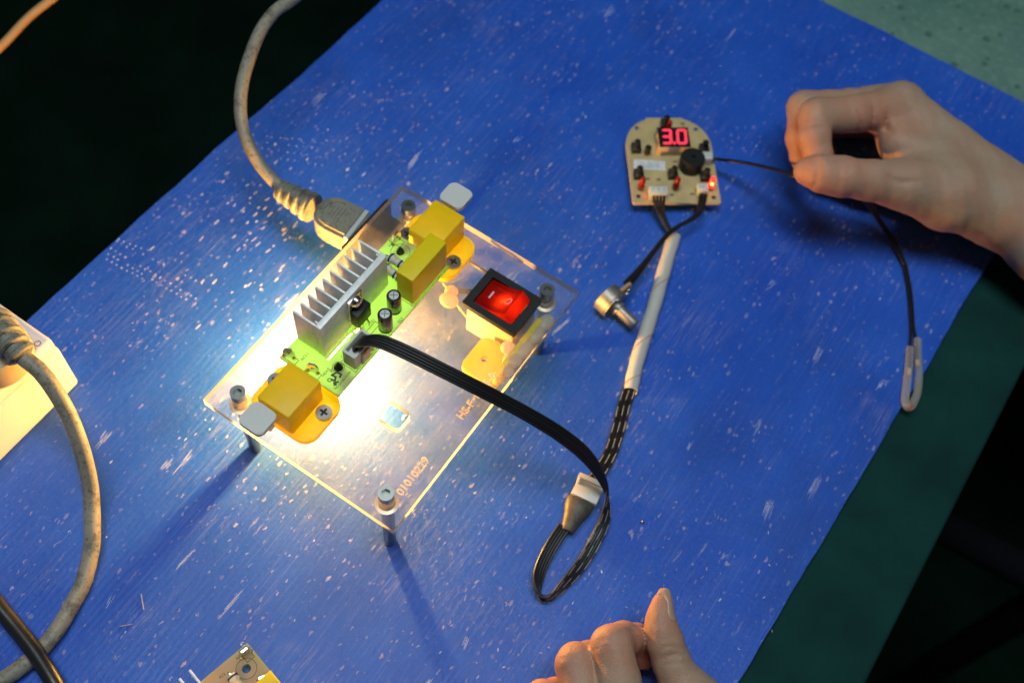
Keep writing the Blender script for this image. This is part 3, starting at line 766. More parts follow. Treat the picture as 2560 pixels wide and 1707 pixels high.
obj('cable', tube(B(), catmull(p2, 8), 3.55, 14), 'cord', c2)
q2 = catmull(p2[:4], 5)
rl2 = obj('strain_relief', tube(B(), q2, [7.2 - 2.4 * i / (len(q2) - 1) for i in range(len(q2))], 16), 'plug', c2)
for i in range(0, len(q2) - 1, 3):
    a, b_ = Vector(q2[i]), Vector(q2[i + 1]); d = (b_ - a).normalized(); r0 = 7.4 - 2.4 * i / len(q2)
    obj('relief_rib', tube(B(), [a, a + d * .8, a + d * 2.3, a + d * 3.1], [r0, r0 + 1.1, r0 + 1.1, r0], 16), 'plug', rl2)
bc = [(-84.5,-177.3,12.0), (-72.5,-179.8,11.5), (-62.8,-181.6,11.0), (-52.3,-183.6,11.0), (-43.0,-185.9,11.0), (-33.4,-188.8,11.0), (-25.6,-191.6,10.0), (-17.4,-194.4,8.0)]
tag(obj('cable', tube(B(), catmull(bc, 8), 3.6, 14), 'blackrub'), 'thick black cable crossing over the grey cord at lower left', 'cable')
oc = [(-299.9,13.2,12.0), (-300.3,38.4,12.0), (-302.4,62.5,14.0), (-300.8,83.7,16.0), (-302.1,113.0,18.0)]
tag(obj('cord', tube(B(), catmull(oc, 6), 2.3, 10), 'tan'), 'thin tan cord hanging out of focus in the dark corner', 'cord')

def ribbon(name, centers, widths, n, pitch, r, mat, parent, per=7, flip=1.0):
    cc = catmull(centers, per); ww = catmull(widths, per)
    nrm = [np.cross(cc[min(i + 1, len(cc) - 1)] - cc[max(i - 1, 0)], ww[i]) * flip for i in range(len(cc))]
    for i in range(n):
        o_ = (i - (n - 1) / 2) * pitch
        pts = [c + (w / (np.linalg.norm(w) + 1e-9)) * o_ for c, w in zip(cc, ww)]
        obj(name, tube(B(), pts, r, 8, True, uv=True, ups=nrm, v0=i * 3.7), mat if i % 2 == 0 else 'wire', parent)
rb = thing('ribbon_cable', (-4, -20, 72), 'flat black ribbon cable arching from the lit board to a loop on the sheet', 'ribbon cable')
Y = (0, 1, 0); 
rc = [((-5.0, -20, 72.0), Y), ((-4.8, -20, 78.0), Y), ((-0.9,-20.1,83.5), Y), ((4.3,-18.0,86.0), Y), ((14.3,-16.1,86.5), Y), ((29.4,-13.1,84.0), (-.1, 1, 0)), ((47.6,-7.9,77.0), (-.1, 1, 0)), ((65.2,-0.7,65.0), (-.12, 1, 0)), ((81.0,6.0,51.0), (-.1, 1, .25)), ((93.5,10.3,37.0), (0, .8, .6)), ((103.1,11.2,24.0), (-.1, .45, .9)), ((109.4,9.1,14.0), (-.35, .2, .9)),
      ((113.4,2.0,8.0), (-.7, -.15, .7)), ((115.1,-8.5,6.0), (-.85, -.3, .5)), ((115.7,-21.4,5.5), (-.8, -.3, .6)), ((114.2,-35.3,5.5), (-.45, -.1, .9)), ((112.0,-43.0,5.5), (-.1, .05, 1)), ((107.3,-43.5,5.5), (-.3, -.1, .9)), ((102.8,-36.1,5.5), (-.75, -.3, .6)), ((100.5,-24.1,5.5), (-.85, -.35, .45)), ((100.1,-10.4,5.5), (-.9, -.4, .2))]
ribbon('wire', [c for c, w in rc], [w for c, w in rc], 5, 1.32, 0.70, 'dash', rb, flip=-1.0)
# heat shrink and white plug
ca = Vector((102.2,-12.2,5.0)); cb = Vector((99.7,3.8,5.0)); cd = (cb - ca).normalized(); cs = Vector((cd.y, -cd.x, 0))
def flat_tube(pts, hw, hh, n=16):
    b = B(); rings = []
    for p, w, h in zip(pts, hw, hh):
        rings.append([b.verts.new(p + cs * (w * math.cos(2 * math.pi * k / n)) * (1 if True else 0) + Vector((0, 0, h * math.sin(2 * math.pi * k / n)))) for k in range(n)])
    for a, c in zip(rings, rings[1:]):
        for k in range(n): b.faces.new((a[k], a[(k + 1) % n], c[(k + 1) % n], c[k]))
    b.faces.new(rings[0]); b.faces.new(rings[-1]); return b
Ls = (cb - ca).length
fr_ = [0, .08, .3, .5, .7, .88, 1.0]
obj('heat_shrink', flat_tube([ca + cd * Ls * f + Vector((0, 0, .3 * math.sin(f * 9))) for f in fr_], [3.0, 3.4, 4.1, 4.9, 6.1, 6.6, 6.5], [2.2, 2.6, 2.9, 3.0, 3.2, 3.3, 3.0]), 'shrink', rb)
ce = Vector((99.5,14.5,6.0))
pm = cb.lerp(ce, 0.55); rzc = math.atan2(cd.y, cd.x)
cp = obj('plug', box(B(), (pm.x, pm.y, 5.2), (11.0, 12.6, 6.0), rzc, 0.5), 'white', rb)
obj('plug_lip', box(B(), (pm.x + cd.x * 4.2, pm.y + cd.y * 4.2, 6.2), (2.4, 13.4, 6.4), rzc, 0.3), 'white', cp)
obj('plug_key', box(B(), (pm.x - cs.x * 5.2 + cd.x * 1.4, pm.y - cs.y * 5.2 + cd.y * 1.4, 8.6), (3.0, 1.4, 1.2), rzc, 0.2), 'white', cp)

hn = thing('wire_harness', (89.2,65.6,4.0), 'black dashed wires in a long white sleeve between plug and control board', 'wire harness')
hc = [(pm + cd * 5.5 + Vector((0, 0, 0)), cs), (Vector((99.2,20.2,6.0)), cs), (Vector((98.2,32.1,5.0)), (.85, .35, 0)), (Vector((94.7,45.0,4.5)), (.9, .3, 0)), (Vector((90.4,57.7,4.2)), (.92, .3, 0)), (Vector((87.8,67.4,4.2)), (.92, .3, 0)), (Vector((84.2,79.6,4.2)), (.92, .3, 0))]
ribbon('wire', [tuple(c) for c, w in hc], [tuple(w) for c, w in hc], 5, 1.3, 0.72, 'dash', hn, flip=-1.0)
slp = [(60.5,158.0,4.0), (66.5,138.1,4.0), (72.9,117.5,4.0), (78.1,99.4,4.0), (83.3,81.4,4.0), (89.0,65.9,4.0)]
sq = catmull(slp, 8)
sl = obj('sleeve', tube(B(), sq, [3.55 + 0.12 * math.sin(i * 0.9) for i in range(len(sq))], 20, False), 'sleeve', hn)
# orange tracer thread wound round the sleeve
tr = B()
for s0, s1, a0 in ((10, 15, 0.4), (24, 30, 0.4), (35, 39, 0.4)):
    pts = []
    for k in range(13):
        f = s0 + (s1 - s0) * k / 12; i = int(f); p = Vector(sq[i]).lerp(Vector(sq[min(i + 1, len(sq) - 1)]), f - i)
        tg = (Vector(sq[min(i + 1, len(sq) - 1)]) - Vector(sq[i - 1])).normalized(); sd = tg.cross(Vector((0, 0, 1)))
        a = math.radians(165 - 150 * k / 12)
        pts.append(p + (sd * math.cos(a) + Vector((0, 0, 1)) * math.sin(a)) * 3.68)
    tube(tr, pts, 0.22, 6)
obj('tracer_thread', tr, 'tracer', sl)
for k, dx in enumerate((-1.6, -0.5, 0.6, 1.7)):
    w = [((42.2,170.2,12.0)), ((45.7,164.9,12.0)), ((49.2,162.5,9.0)), ((54.1,159.7,7.0)), ((58.6,157.7,5.0)), ((62.8,150.8,4.0))]
    sp_ = [1.6, 1.2, .7, .45, .4, .3]
    obj('wire', tube(B(), catmull([(p[0] + dx * s_, p[1] + dx * .6 * s_, p[2]) for p, s_ in zip(w, sp_)], 6), 0.75, 8), 'wire', hn)

# potentiometer with its wires
pt = thing('potentiometer', (54.5,106.0,0.0), 'small metal potentiometer on black wires beside the white sleeve', 'potentiometer')
PA = Vector((55.2,101.3,8.3)); PE = Vector((72.3,97.3,7.2)); pa = (PE - PA).normalized(); PL = (PE - PA).length
obj('can', lathe(B(), [(7.2, -4.2), (7.9, -3.6), (7.9, 2.4), (7.4, 2.6)], 32, PA, pa), 'dullsteel', pt)
obj('front_plate', lathe(B(), [(7.8, 2.7), (7.8, 3.5), (3.6, 3.6), (3.6, 6.5)], 32, PA, pa), 'dullsteel', pt)
obj('locating_lug', box(B(), PA + pa * 4.2 + Vector((0, 0, 6.5)), (1.0, 2.6, 3.0), math.atan2(pa.y, pa.x), 0.1), 'tin', pt)
obj('terminal_board', box(B(), PA + pa * 1.0 + pa.cross(Vector((0, 0, 1))).normalized() * -8.6 + Vector((0, 0, 1.0)), (1.6, 7.0, 10.0), math.atan2(pa.y, pa.x), 0.2), 'tan', pt)
obj('shaft', lathe(B(), [(2.9, 6.4), (2.9, PL - 0.6), (2.5, PL)], 20, PA, pa), 'dullsteel', pt)
sd = pa.cross(Vector((0, 0, 1))).normalized()
PT = Vector((58.9,112.8,10.0))
for k in (-1, 0, 1):
    q = PT + pa * (k * 1.2) + sd * (k * 2.2)
    obj('terminal', box(B(), q, (1.6, 4.0, 0.7), math.atan2(pa.y, pa.x) + 0.6, 0.1), 'tin', pt)
pw = [(61.5,184.6,12.0), (63.8,178.5,12.0), (65.1,172.6,11.0), (63.6,166.5,11.0), (60.8,159.6,11.0), (58.7,151.0,11.0), (58.2,138.1,10.0), (58.0,124.4,10.0), (57.4,113.5,11.0)]
for k in (-1, 0, 1):
    spd = [1.6, 1.3, .9, .8, .7, .7, .8, 1.4, 1.9]
    obj('wire', tube(B(), catmull([(p[0] + k * .85 * s_, p[1] + k * .5 * s_, p[2] + (0.4 if k == 0 else 0)) for p, s_ in zip(pw, spd)], 6), 0.8, 8), 'wire', pt)

# ------------------------------------------------------------------ control board
CB = (33.4, 159.5); CU = Vector((0.801, 0.598, 0)).normalized(); CV = Vector((-CU.y, CU.x, 0)); CZ = 9.0
crz = math.atan2(CU.y, CU.x)
cb_ = thing('control_board', (CB[0], CB[1], 0), 'tan control board with rounded top showing 3.0 in red digits', 'circuit board')
def T(bm):  # local board frame (u, v, height above board top) to bench
    for v in bm.verts:
        p = Vector((CB[0], CB[1], CZ)) + CU * v.co.x + CV * v.co.y; v.co = (p.x, p.y, CZ + v.co.z)
    return bm
def arcpts(cx, cy, r, a0, a1, n): return [(cx + r * math.cos(math.radians(a0 + (a1 - a0) * i / n)), cy + r * math.sin(math.radians(a0 + (a1 - a0) * i / n))) for i in range(n + 1)]
outl = [(0.6, 0), (46.7, 0), (47.3, 0.6)] + [(47.3, 36.5)] + arcpts(27.3, 38.2, 20, 2, 68, 8) + [(33, 58.0), (13, 58.0)] + arcpts(20.0, 38.2, 20, 112, 178, 8) + [(0, 36.5), (0, 0.6)]
hol = [circle(*p, 1.3, 14) for p in ((7.1,50.6), (40.0,50.0), (3.4,4.5), (43.8,3.7))]
cbd = obj('board', T(prism(B(), outl, hol, -1.6, 0.0)), ['cborad', 'beigeside'], cb_, angle=20)
so = B()
random.seed(3)
for i in range(60):
    u_, v_ = random.uniform(3, 44), random.uniform(3, 50)
    lathe(so, [(0.9, 0), (0.4, -1.2), (0.15, -7.2)] if i % 4 == 0 else [(0.8, 0), (0.3, -1.2)], 6, (u_, v_, -1.62))
obj('solder_side', T(so), 'tin', cb_)
# display
du, dv = (25.0,36.9)
b = bb(du - 8.6, du + 8.6, dv - 5.2, dv + 8.4, 0.05, 7.0, 0.2)
dsp = obj('display', T(b), 'pinkside', cb_)
b = bb(du - 8.5, du + 8.5, dv - 5.1, dv + 8.3, 7.02, 7.25)
obj('display_face', T(b), 'face', dsp)
def seg_digit(cx, cy, on, w=4.4, h=9.0, t=1.35, sk=0.07):
    b = B()
    segs = {'a': (0, h / 2, 0), 'g': (0, 0, 0), 'd': (0, -h / 2, 0), 'b': (w / 2, h / 4, 1), 'c': (w / 2, -h / 4, 1), 'f': (-w / 2, h / 4, 1), 'e': (-w / 2, -h / 4, 1)}
    for k in on:
        x, y, vert = segs[k]
        L = (h / 2 if vert else w) - 0.25; hw = t / 2
        pts = [(-L / 2 - .3, 0), (-L / 2 + .3, hw), (L / 2 - .3, hw), (L / 2 + .3, 0), (L / 2 - .3, -hw), (-L / 2 + .3, -hw)]
        if vert: pts = [(-q, p) for p, q in pts]
        pts = [(cx + x + p + (y + q) * sk, cy + y + q) for p, q in pts]
        prism(b, pts, [], 7.3, 7.5, 0)
    return b
obj('digit', T(seg_digit(du - 3.9, dv + 1.8, 'abgcd')), 'segment', dsp)
obj('digit', T(seg_digit(du + 4.3, dv + 1.8, 'abcdef')), 'segment', dsp)
obj('decimal_point', T(prism(B(), circle(du - 0.2, dv - 2.5, 0.85, 14), [], 7.3, 7.5, 0)), 'segment', dsp)
# buzzer
bu, bv = (33.6,24.1)
bz = obj('buzzer', T(lathe(B(), [(6.2, 0.05), (6.6, 0.4), (6.6, 8.0), (6.1, 8.6), (1.1, 8.6), (1.1, 7.2)], 32, (bu, bv, 0))), 'black', cb_)
# push buttons, red leds, white plugs
for px in ((22.9,52.1), (4.9,35.3), (4.4,17.5), (23.0,17.6), (42.2,34.9), (40.5,16.2)):
    bt_ = obj('push_button', T(bb(px[0] - 2.6, px[0] + 2.6, px[1] - 2.6, px[1] + 2.6, 0.05, 3.6, 0.3)), 'black', cb_)
    obj('button_cap', T(lathe(B(), [(1.7, 3.62), (1.7, 7.6), (1.4, 8.0)], 16, (px[0], px[1], 0))), 'black', bt_)
    obj('button_plate', T(bb(px[0] - 2.5, px[0] - 0.6, px[1] - 2.5, px[1] + 2.5, 3.62, 3.8)), 'tin', bt_)
def led(px, mat, lean=(0.0, 0.0), lit=False):
    b = lathe(B(), [(1.9, 0), (1.9, 0.8), (1.55, 0.9), (1.55, 4.4), (1.2, 5.6), (0.6, 6.2), (0, 6.35)], 16, (0, 0, 0), (lean[0], lean[1], 1))
    for v in b.verts: v.co += Vector((px[0], px[1], 2.5))
    o = obj('indicator_light', T(b), mat, cb_)
    for s_ in (-0.7, 0.7): obj('lead', T(tube(B(), [(px[0] + s_, px[1], 0.0), (px[0] + s_, px[1], 2.6)], 0.25, 6)), 'tin', o)
    if lit:
        o['label'] = 'glowing red indicator light'
        b = lathe(B(), [(0, 0), (0.8, 0.5), (0, 1.2)], 8, (px[0] - .5, px[1] - 1.75, 6.2)); obj('glowing_die', T(b), 'leddie', o)
    return o
for px in ((23.5,47.4), (4.8,9.0), (23.5,9.0)): led(px, 'led', (0.12, 0.3))
led((42.3,9.1), 'ledon', (0.14, 0.3), True)
for (px, w, d_) in (((13.2,4.5), 9.8, 5.0), ((37.1,6.3), 5.6, 4.6), ((42.2,27.5), 5.6, 5.0)):
    pl = obj('wire_plug', T(bb(px[0] - w / 2, px[0] + w / 2, px[1] - d_ / 2, px[1] + d_ / 2, 0.05, 5.6, 0.3)), 'white', cb_)
    for k in range(3): obj('plug_slot', T(bb(px[0] - w * .3 + k * w * .3 - .4, px[0] - w * .3 + k * w * .3 + .4, px[1] - .8, px[1] + 1.4, 5.61, 5.7)), 'shroud', pl)
s0 = (11.4,25.2)
b = bb(-8.6, 8.6, -3.2, 3.2, 0.06, 0.16)
for v in b.verts: v.co = Matrix.Rotation(-0.08, 3, 'Z') @ v.co + Vector((s0[0], s0[1], 0))
stk = obj('paper_sticker', T(b), 'sticker', cb_)
b = B()
for i in range(7): bb(s0[0] - 5 + i * 1.6, s0[0] - 4.2 + i * 1.6, s0[1] - 2.2, s0[1] + 2.2 - (i % 3) * .6, 0.17, 0.2, bm=b)
obj('printed_bars', T(b), 'shroud', stk)
p_ = (10.9,32.9)
obj('transistor', T(lathe(B(), [(1.8, 1.5), (1.8, 5.5), (1.5, 5.8)], 14, (p_[0], p_[1], 0))), 'black', cb_)
for q in ((33.1,53.9), (33.4,50.9), (15.3,15.4), (21.2,5.4), (32.5,5.9), (9.4,15.9), (25.7,27.5)):
    obj('printed_mark', T(bb(q[0] - 1.2, q[0] + 1.2, q[1] - .7, q[1] + .7, 0.03, 0.06)), 'print', cbd)
b = bb(-0.9, 0.9, -2.2, 2.2, 0.04, 1.6, 0.2)
for v in b.verts: v.co += Vector(((7.1,4.5)[0], (7.1,4.5)[1], 0))
obj('jumper', T(b), 'tracer', cb_)

# ------------------------------------------------------------------ temperature probe held in the upper hand
pr_ = thing('sensor_probe', (202.5,151.7,-0.0), 'black twin wire ending in a bent clear sensor tube over the sheet edge', 'sensor probe')
wp = [(51.3,207.2,12.0), (56.6,209.4,13.0), (73.0,209.2,22.0), (89.3,202.4,36.0), (101.1,194.9,48.0), (109.5,208.7,42.0), (123.9,220.8,30.0), (137.4,226.6,18.0), (148.1,226.3,10.0), (158.9,224.2,4.0), (168.0,217.3,2.2), (168.8,216.8,1.6), (177.3,204.0,1.6), (183.7,192.1,1.6)]
for k, tail in ((-1, [(187.6,182.5,2.0), (191.8,171.4,2.4), (196.2,160.9,2.4)]), (1, [(188.1,184.8,2.0), (192.7,177.0,2.4), (197.9,167.0,2.4)])):
    pts = [(p[0] + k * .55, p[1] + k * .6, p[2]) for p in wp] + tail
    obj('wire', tube(B(), catmull(pts, 6), 0.72, 8), 'wire', pr_)
lp = [(192.8,178.4,2.5), (197.2,169.4,2.5), (202.0,159.3,2.5), (205.2,150.3,2.5), (206.0,143.9,2.5), (205.2,140.0,2.5), (202.4,141.7,2.5), (199.4,149.8,2.5), (196.1,159.8,2.5), (191.9,171.4,2.5)]
pt_ = obj('clear_tube', tube(B(), catmull(lp, 6), 2.0, 12), 'probe', pr_)
obj('glass_bead', tube(B(), [(205.0,137.9,4.3), (206.0,141.5,4.3)], 0.4, 8), 'redbit', pt_)
for a, c in (((196.5,159.8,3.0), (198.0,156.1,3.0)), ((197.8,166.5,3.0), (199.4,163.8,3.0))):
    obj('bare_end', tube(B(), [a, c], 1.0, 8), 'bandy', pt_)

# ------------------------------------------------------------------ hands: one smooth surface grown from tapered limbs
def round_cone(Pt, a, b, r1, r2):
    a = np.array(a, float); b = np.array(b, float); ba = b - a
    l2 = ba @ ba; rr = r1 - r2; a2 = l2 - rr * rr; il2 = 1.0 / l2
    pa_ = Pt - a; y = pa_ @ ba; z_ = y - l2
    q = pa_ * l2 - y[..., None] * ba
    x2 = np.einsum('...i,...i->...', q, q); y2 = y * y * l2; z2 = z_ * z_ * l2
    k = np.sign(rr) * rr * rr * x2
    c1 = np.sign(z_) * a2 * z2 > k; c2 = np.sign(y) * a2 * y2 < k
    d = (np.sqrt(x2 * a2 * il2) + y * rr) * il2 - r1
    d = np.where(c2, np.sqrt(x2 + y2) * il2 - r1, d)
    return np.where(c1, np.sqrt(x2 + z2) * il2 - r2, d)
def smin(a, b, k):
    h = np.clip(0.5 + 0.5 * (b - a) / k, 0, 1); return b * (1 - h) + a * h - k * h * (1 - h)
def chain(Pt, pts, k=2.5):
    d = None
    for p, q in zip(pts, pts[1:]):
        e = round_cone(Pt, p[:3], q[:3], p[3], q[3]); d = e if d is None else smin(d, e, k)
    return d
def surface_nets(fn, lo, hi, h):
    n = [int(math.ceil((hi[i] - lo[i]) / h)) + 1 for i in range(3)]
    g = np.stack(np.meshgrid(*[lo[i] + h * np.arange(n[i]) for i in range(3)], indexing='ij'), -1).astype(np.float32)
    D = fn(g); I = D < 0
    c = np.zeros([m - 1 for m in n], np.int8)
    for dx in (0, 1):
        for dy in (0, 1):
            for dz in (0, 1): c += I[dx:n[0] - 1 + dx, dy:n[1] - 1 + dy, dz:n[2] - 1 + dz]
    act = (c > 0) & (c < 8)
    idx = -np.ones(act.shape, np.int64); ii = np.argwhere(act); idx[act] = np.arange(len(ii))
    acc = np.zeros((len(ii), 3)); cnt = np.zeros(len(ii))
    cor = [(x, y, z_) for x in (0, 1) for y in (0, 1) for z_ in (0, 1)]
    for p in cor:
        for ax_ in range(3):
            if p[ax_]: continue
            q = list(p); q[ax_] = 1
            a = D[ii[:, 0] + p[0], ii[:, 1] + p[1], ii[:, 2] + p[2]]; b = D[ii[:, 0] + q[0], ii[:, 1] + q[1], ii[:, 2] + q[2]]
            m = (a < 0) != (b < 0); t = np.where(m, a / np.where(m, a - b, 1), 0)
            pos = np.array(p, float)[None] + 0; pos = np.repeat(pos, len(ii), 0); pos[:, ax_] += t
            acc[m] += pos[m]; cnt[m] += 1
    V = np.array(lo) + (ii + acc / cnt[:, None]) * h
    F = []
    for ax_ in range(3):
        u_, v_ = (ax_ + 1) % 3, (ax_ + 2) % 3
        sl0 = [slice(None)] * 3; sl1 = [slice(None)] * 3; sl0[ax_] = slice(0, -1); sl1[ax_] = slice(1, None)
        A_, B_ = I[tuple(sl0)], I[tuple(sl1)]
        e = np.argwhere(A_ != B_); e = e[(e[:, u_] > 0) & (e[:, v_] > 0) & (e[:, u_] < n[u_] - 1) & (e[:, v_] < n[v_] - 1)]
        o_ = []
        for du_, dv_ in ((1, 1), (0, 1), (0, 0), (1, 0)):
            w = e.copy(); w[:, u_] -= du_; w[:, v_] -= dv_; o_.append(idx[w[:, 0], w[:, 1], w[:, 2]])
        q = np.stack(o_, 1); fl = ~A_[e[:, 0], e[:, 1], e[:, 2]]; q[fl] = q[fl][:, ::-1]; F.append(q)
    return V, np.concatenate(F)
def net_obj(name, fn, lo, hi, h, mat, parent, iters=2, flush=()):
    V, F = surface_nets(fn, lo, hi, h)
    org = WL[parent] if parent else Vector((0, 0, 0))
    me = bpy.data.meshes.new(name)
    me.from_pydata([tuple(v) for v in (V - np.array(org)) * S], [], [tuple(int(i) for i in f) for f in F])
    me.update()
    b = B(); b.from_mesh(me)
    for _ in range(iters): bmesh.ops.smooth_vert(b, verts=b.verts, factor=0.5, use_axis_x=True, use_axis_y=True, use_axis_z=True)
    bmesh.ops.recalc_face_normals(b, faces=b.faces)
    b.to_mesh(me); b.free()
    me.materials.append(M[mat])
    for p in me.polygons: p.use_smooth = True
    if flush:      # redder skin at fingertips and knuckles
        att = me.attributes.new('flush', 'FLOAT', 'POINT'); val = np.zeros(len(V))
        for c, r_ in flush: val = np.maximum(val, np.exp(-((V - np.array(c[:3])) ** 2).sum(1) / (r_ * r_)))
        att.data.foreach_set('value', val.astype(np.float32))
    o = bpy.data.objects.new(name, me); C.objects.link(o)
    if parent: o.parent = parent
    WL[o] = org
    return o
def bounds(chains, pad=4.0):
    a = np.array([q for ch in chains for q in ch])
    return tuple((a[:, :3] - a[:, 3:]).min(0) - pad), tuple((a[:, :3] + a[:, 3:]).max(0) + pad)
def P4(p, r): return (p[0], p[1], p[2], r)
def hand_fn(palm, fingers, wrinkles, kp=9.0, kf=5.0, ks=0.7):
    def fn(g):
        dp = None
        for ch in palm:
            e = chain(g, ch, 6.0); dp = e if dp is None else smin(dp, e, kp)
        r = None
        for f in fingers:
            e = smin(dp, chain(g, f, 2.0), kf); r = e if r is None else smin(r, e, ks)
        lump = np.sin(g[..., 0] * .31 + 1.3 * np.sin(g[..., 1] * .19)) * np.sin(g[..., 1] * .27 + 1.1 * np.sin(g[..., 2] * .23)) + 0.5 * np.sin(g[..., 0] * .7 + g[..., 2] * .6) * np.sin(g[..., 1] * .66 - g[..., 2] * .4)
        r = r + 0.28 * lump
        for c, ax_, nrm_, rad, w, amp, bend in wrinkles:     # fine skin folds across a joint
            c = np.array(c, float); ax_ = np.array(ax_, float); ax_ /= np.linalg.norm(ax_)
            nrm_ = np.array(nrm_, float); nrm_ -= ax_ * (nrm_ @ ax_); nrm_ /= np.linalg.norm(nrm_); sd_ = np.cross(ax_, nrm_)
            q = g - c; y_ = q @ sd_; s_ = q @ ax_ + bend * y_ * y_ / rad
            m = np.exp(-(np.einsum('...i,...i->...', q, q) / (rad * rad)) ** 2)
            r = r + 1.5 * amp * np.exp(-(s_ / w) ** 2) * m
        return r
    return fn

# upper hand: seen from the thumb side, thumb and forefinger pinching the wire
uh_palm = [
    [P4((258.8,246.3,28.0), 23), P4((224.9,249.4,32.0), 20.5), P4((197.9,253.7,34.0), 18), P4((174.1,259.7,34.0), 17)],
    [P4((189.9,257.7,34.0), 17), P4((154.4,264.0,40.0), 14.5), P4((123.6,268.5,48.0), 12.5)],
    [P4((190.1,260.1,30.0), 17), P4((155.1,271.2,28.0), 14), P4((125.9,284.4,32.0), 12)],
    [P4((191.9,262.8,24.0), 17), P4((158.2,274.4,14.0), 13), P4((130.7,291.5,16.0), 11)],
    [P4((192.0,248.5,36.0), 17), P4((168.1,236.6,42.0), 17), P4((147.0,221.2,50.0), 12.5)],
    [P4((153.9,252.7,20.0), 12), P4((126.8,241.4,16.0), 8), P4((111.4,235.2,16.0), 7)],  # unseen bulk added below the thumb to keep lamp light out of the grip
    [P4((153.3,247.8,44.0), 13), P4((133.3,247.2,46.0), 8.5), P4((125.0,255.7,46.0), 8)],
]
uh_f = [
    [P4((147.0,221.2,50.0), 12.0), P4((132.0,209.2,54.0), 10.0), P4((119.8,201.0,56.0), 9.9), P4((111.9,197.1,56.0), 9.2), P4((105.1,195.8,54.0), 7.4)],
    [P4((122.7,265.7,48.0), 12.0), P4((106.4,241.6,55.0), 9.3), P4((92.5,226.3,58.0), 9.0), P4((98.0,214.5,56.0), 8.0), P4((103.4,210.5,52.0), 7.2), P4((107.9,207.8,48.0), 6.4)],
    [P4((122.4,285.2,34.0), 12.0), P4((101.7,259.0,41.0), 9.2), P4((83.4,240.8,44.0), 9.0), P4((91.0,223.7,42.0), 8.2), P4((96.5,218.3,38.0), 7.4), P4((101.6,216.7,34.0), 6.6)],
    [P4((125.6,295.8,18.0), 11.0), P4((100.7,273.9,24.0), 9.0), P4((83.4,255.3,26.0), 8.8), P4((89.6,241.1,24.0), 8.0), P4((96.7,237.4,20.0), 7.0)],
    [P4((130.3,299.7,8.0), 10.0), P4((109.0,283.8,10.0), 8.0), P4((91.1,268.0,10.0), 7.6), P4((95.4,257.4,8.0), 6.8), P4((102.9,251.9,8.0), 6.0)],
]
TOC = (0.25, -0.45, 0.85)
uh_c = []
for c, a, b_, rad, w, amp, bend in (((116.8,243.2,54.0), (123.1,250.0,54.0), 0, 9, 0.8, 1.3, 0.0), ((112.4,235.7,56.0), (118.3,243.2,56.0), 0, 9, 0.7, 1.1, 0.1), ((122.4,248.5,50.0), (128.4,256.1,50.0), 0, 9, 0.8, 1.2, -.1),
        ((111.5,188.1,64.0), (118.4,192.3,64.0), 0, 11, 0.8, 0.8, 0.15), ((120.7,193.1,64.0), (127.1,197.0,64.0), 0, 9, 0.8, 0.4, 0.1), ((121.8,196.7,64.0), (128.2,200.6,64.0), 0, 9, 0.8, 0.35, -.1), ((146.0,211.0,62.0), (148.8,205.4,58.0), 0, 9, 1.0, 0.7, 0.2), ((95.1,214.1,64.0), (100.9,206.6,62.0), 0, 8, .8, .5, .1)):
    uh_c.append((c, Vector(b_ or a) - Vector(c), TOC, rad, w, amp, bend))
up_ = thing('hand', (165.0,290.8,-0.0), 'hand pinching the black wire between thumb and forefinger, at upper right', 'hand')
net_obj('skin', hand_fn(uh_palm, uh_f, uh_c), *bounds(uh_palm + uh_f), 1.1, 'skin', up_, 2, [(f[k], 15) for f in uh_f[:3] for k in (-1, -2, -3)] + [(uh_f[1][1], 16), (uh_f[0][-1], 12), ((118.3,246.4,52.0), 16)])

# lower hand: curled fingers and an upright thumb
lh_palm = [
    [P4((158.1,-91.9,20.0), 17), P4((158.8,-108.2,22.0), 20), P4((182.6,-117.1,24.0), 23)],
    [P4((172.7,-79.8,26.0), 17), P4((177.9,-98.2,22.0), 21), P4((194.3,-115.1,24.0), 23)],
    [P4((186.8,-51.3,18.0), 15), P4((189.2,-76.7,18.0), 18), P4((191.7,-110.8,24.0), 23)],
    [P4((146.3,-105.6,14.0), 15), P4((163.7,-116.4,14.0), 20)],
]
lh_f = [
    [P4((193.2,-53.3,16.0), 12.0), P4((179.3,-47.0,22.0), 9.0), P4((168.8,-41.8,28.0), 7.6), P4((163.2,-38.3,32.0), 7.2), P4((158.8,-35.2,35.0), 6.3), P4((156.2,-31.9,37.0), 5.2), P4((154.3,-28.1,39.0), 3.9), P4((153.0,-24.2,40.0), 2.5)],
    [P4((170.1,-79.5,32.0), 11.0), P4((156.0,-65.2,40.0), 8.8), P4((146.4,-55.9,44.0), 8.3), P4((149.1,-47.5,34.0), 6.9), P4((152.7,-41.3,22.0), 6.6), P4((158.9,-42.5,12.0), 5.6)],
    [P4((159.4,-89.3,28.0), 10.8), P4((147.8,-78.0,36.0), 8.6), P4((138.1,-68.2,38.0), 7.9), P4((141.2,-59.8,26.0), 6.8), P4((146.1,-55.1,12.0), 6.0)],
    [P4((149.1,-100.9,24.0), 10.4), P4((141.8,-93.6,28.0), 8.4), P4((134.7,-86.2,30.0), 7.8), P4((137.8,-78.3,18.0), 6.8), P4((142.6,-73.8,8.0), 6.0)],
    [P4((140.3,-110.5,18.0), 9.5), P4((135.8,-104.1,20.0), 8.0), P4((131.7,-97.2,22.0), 7.2), P4((134.9,-90.9,10.0), 6.0)],
]
TOC2 = (0.1, -0.3, 0.95)
lh_c = []
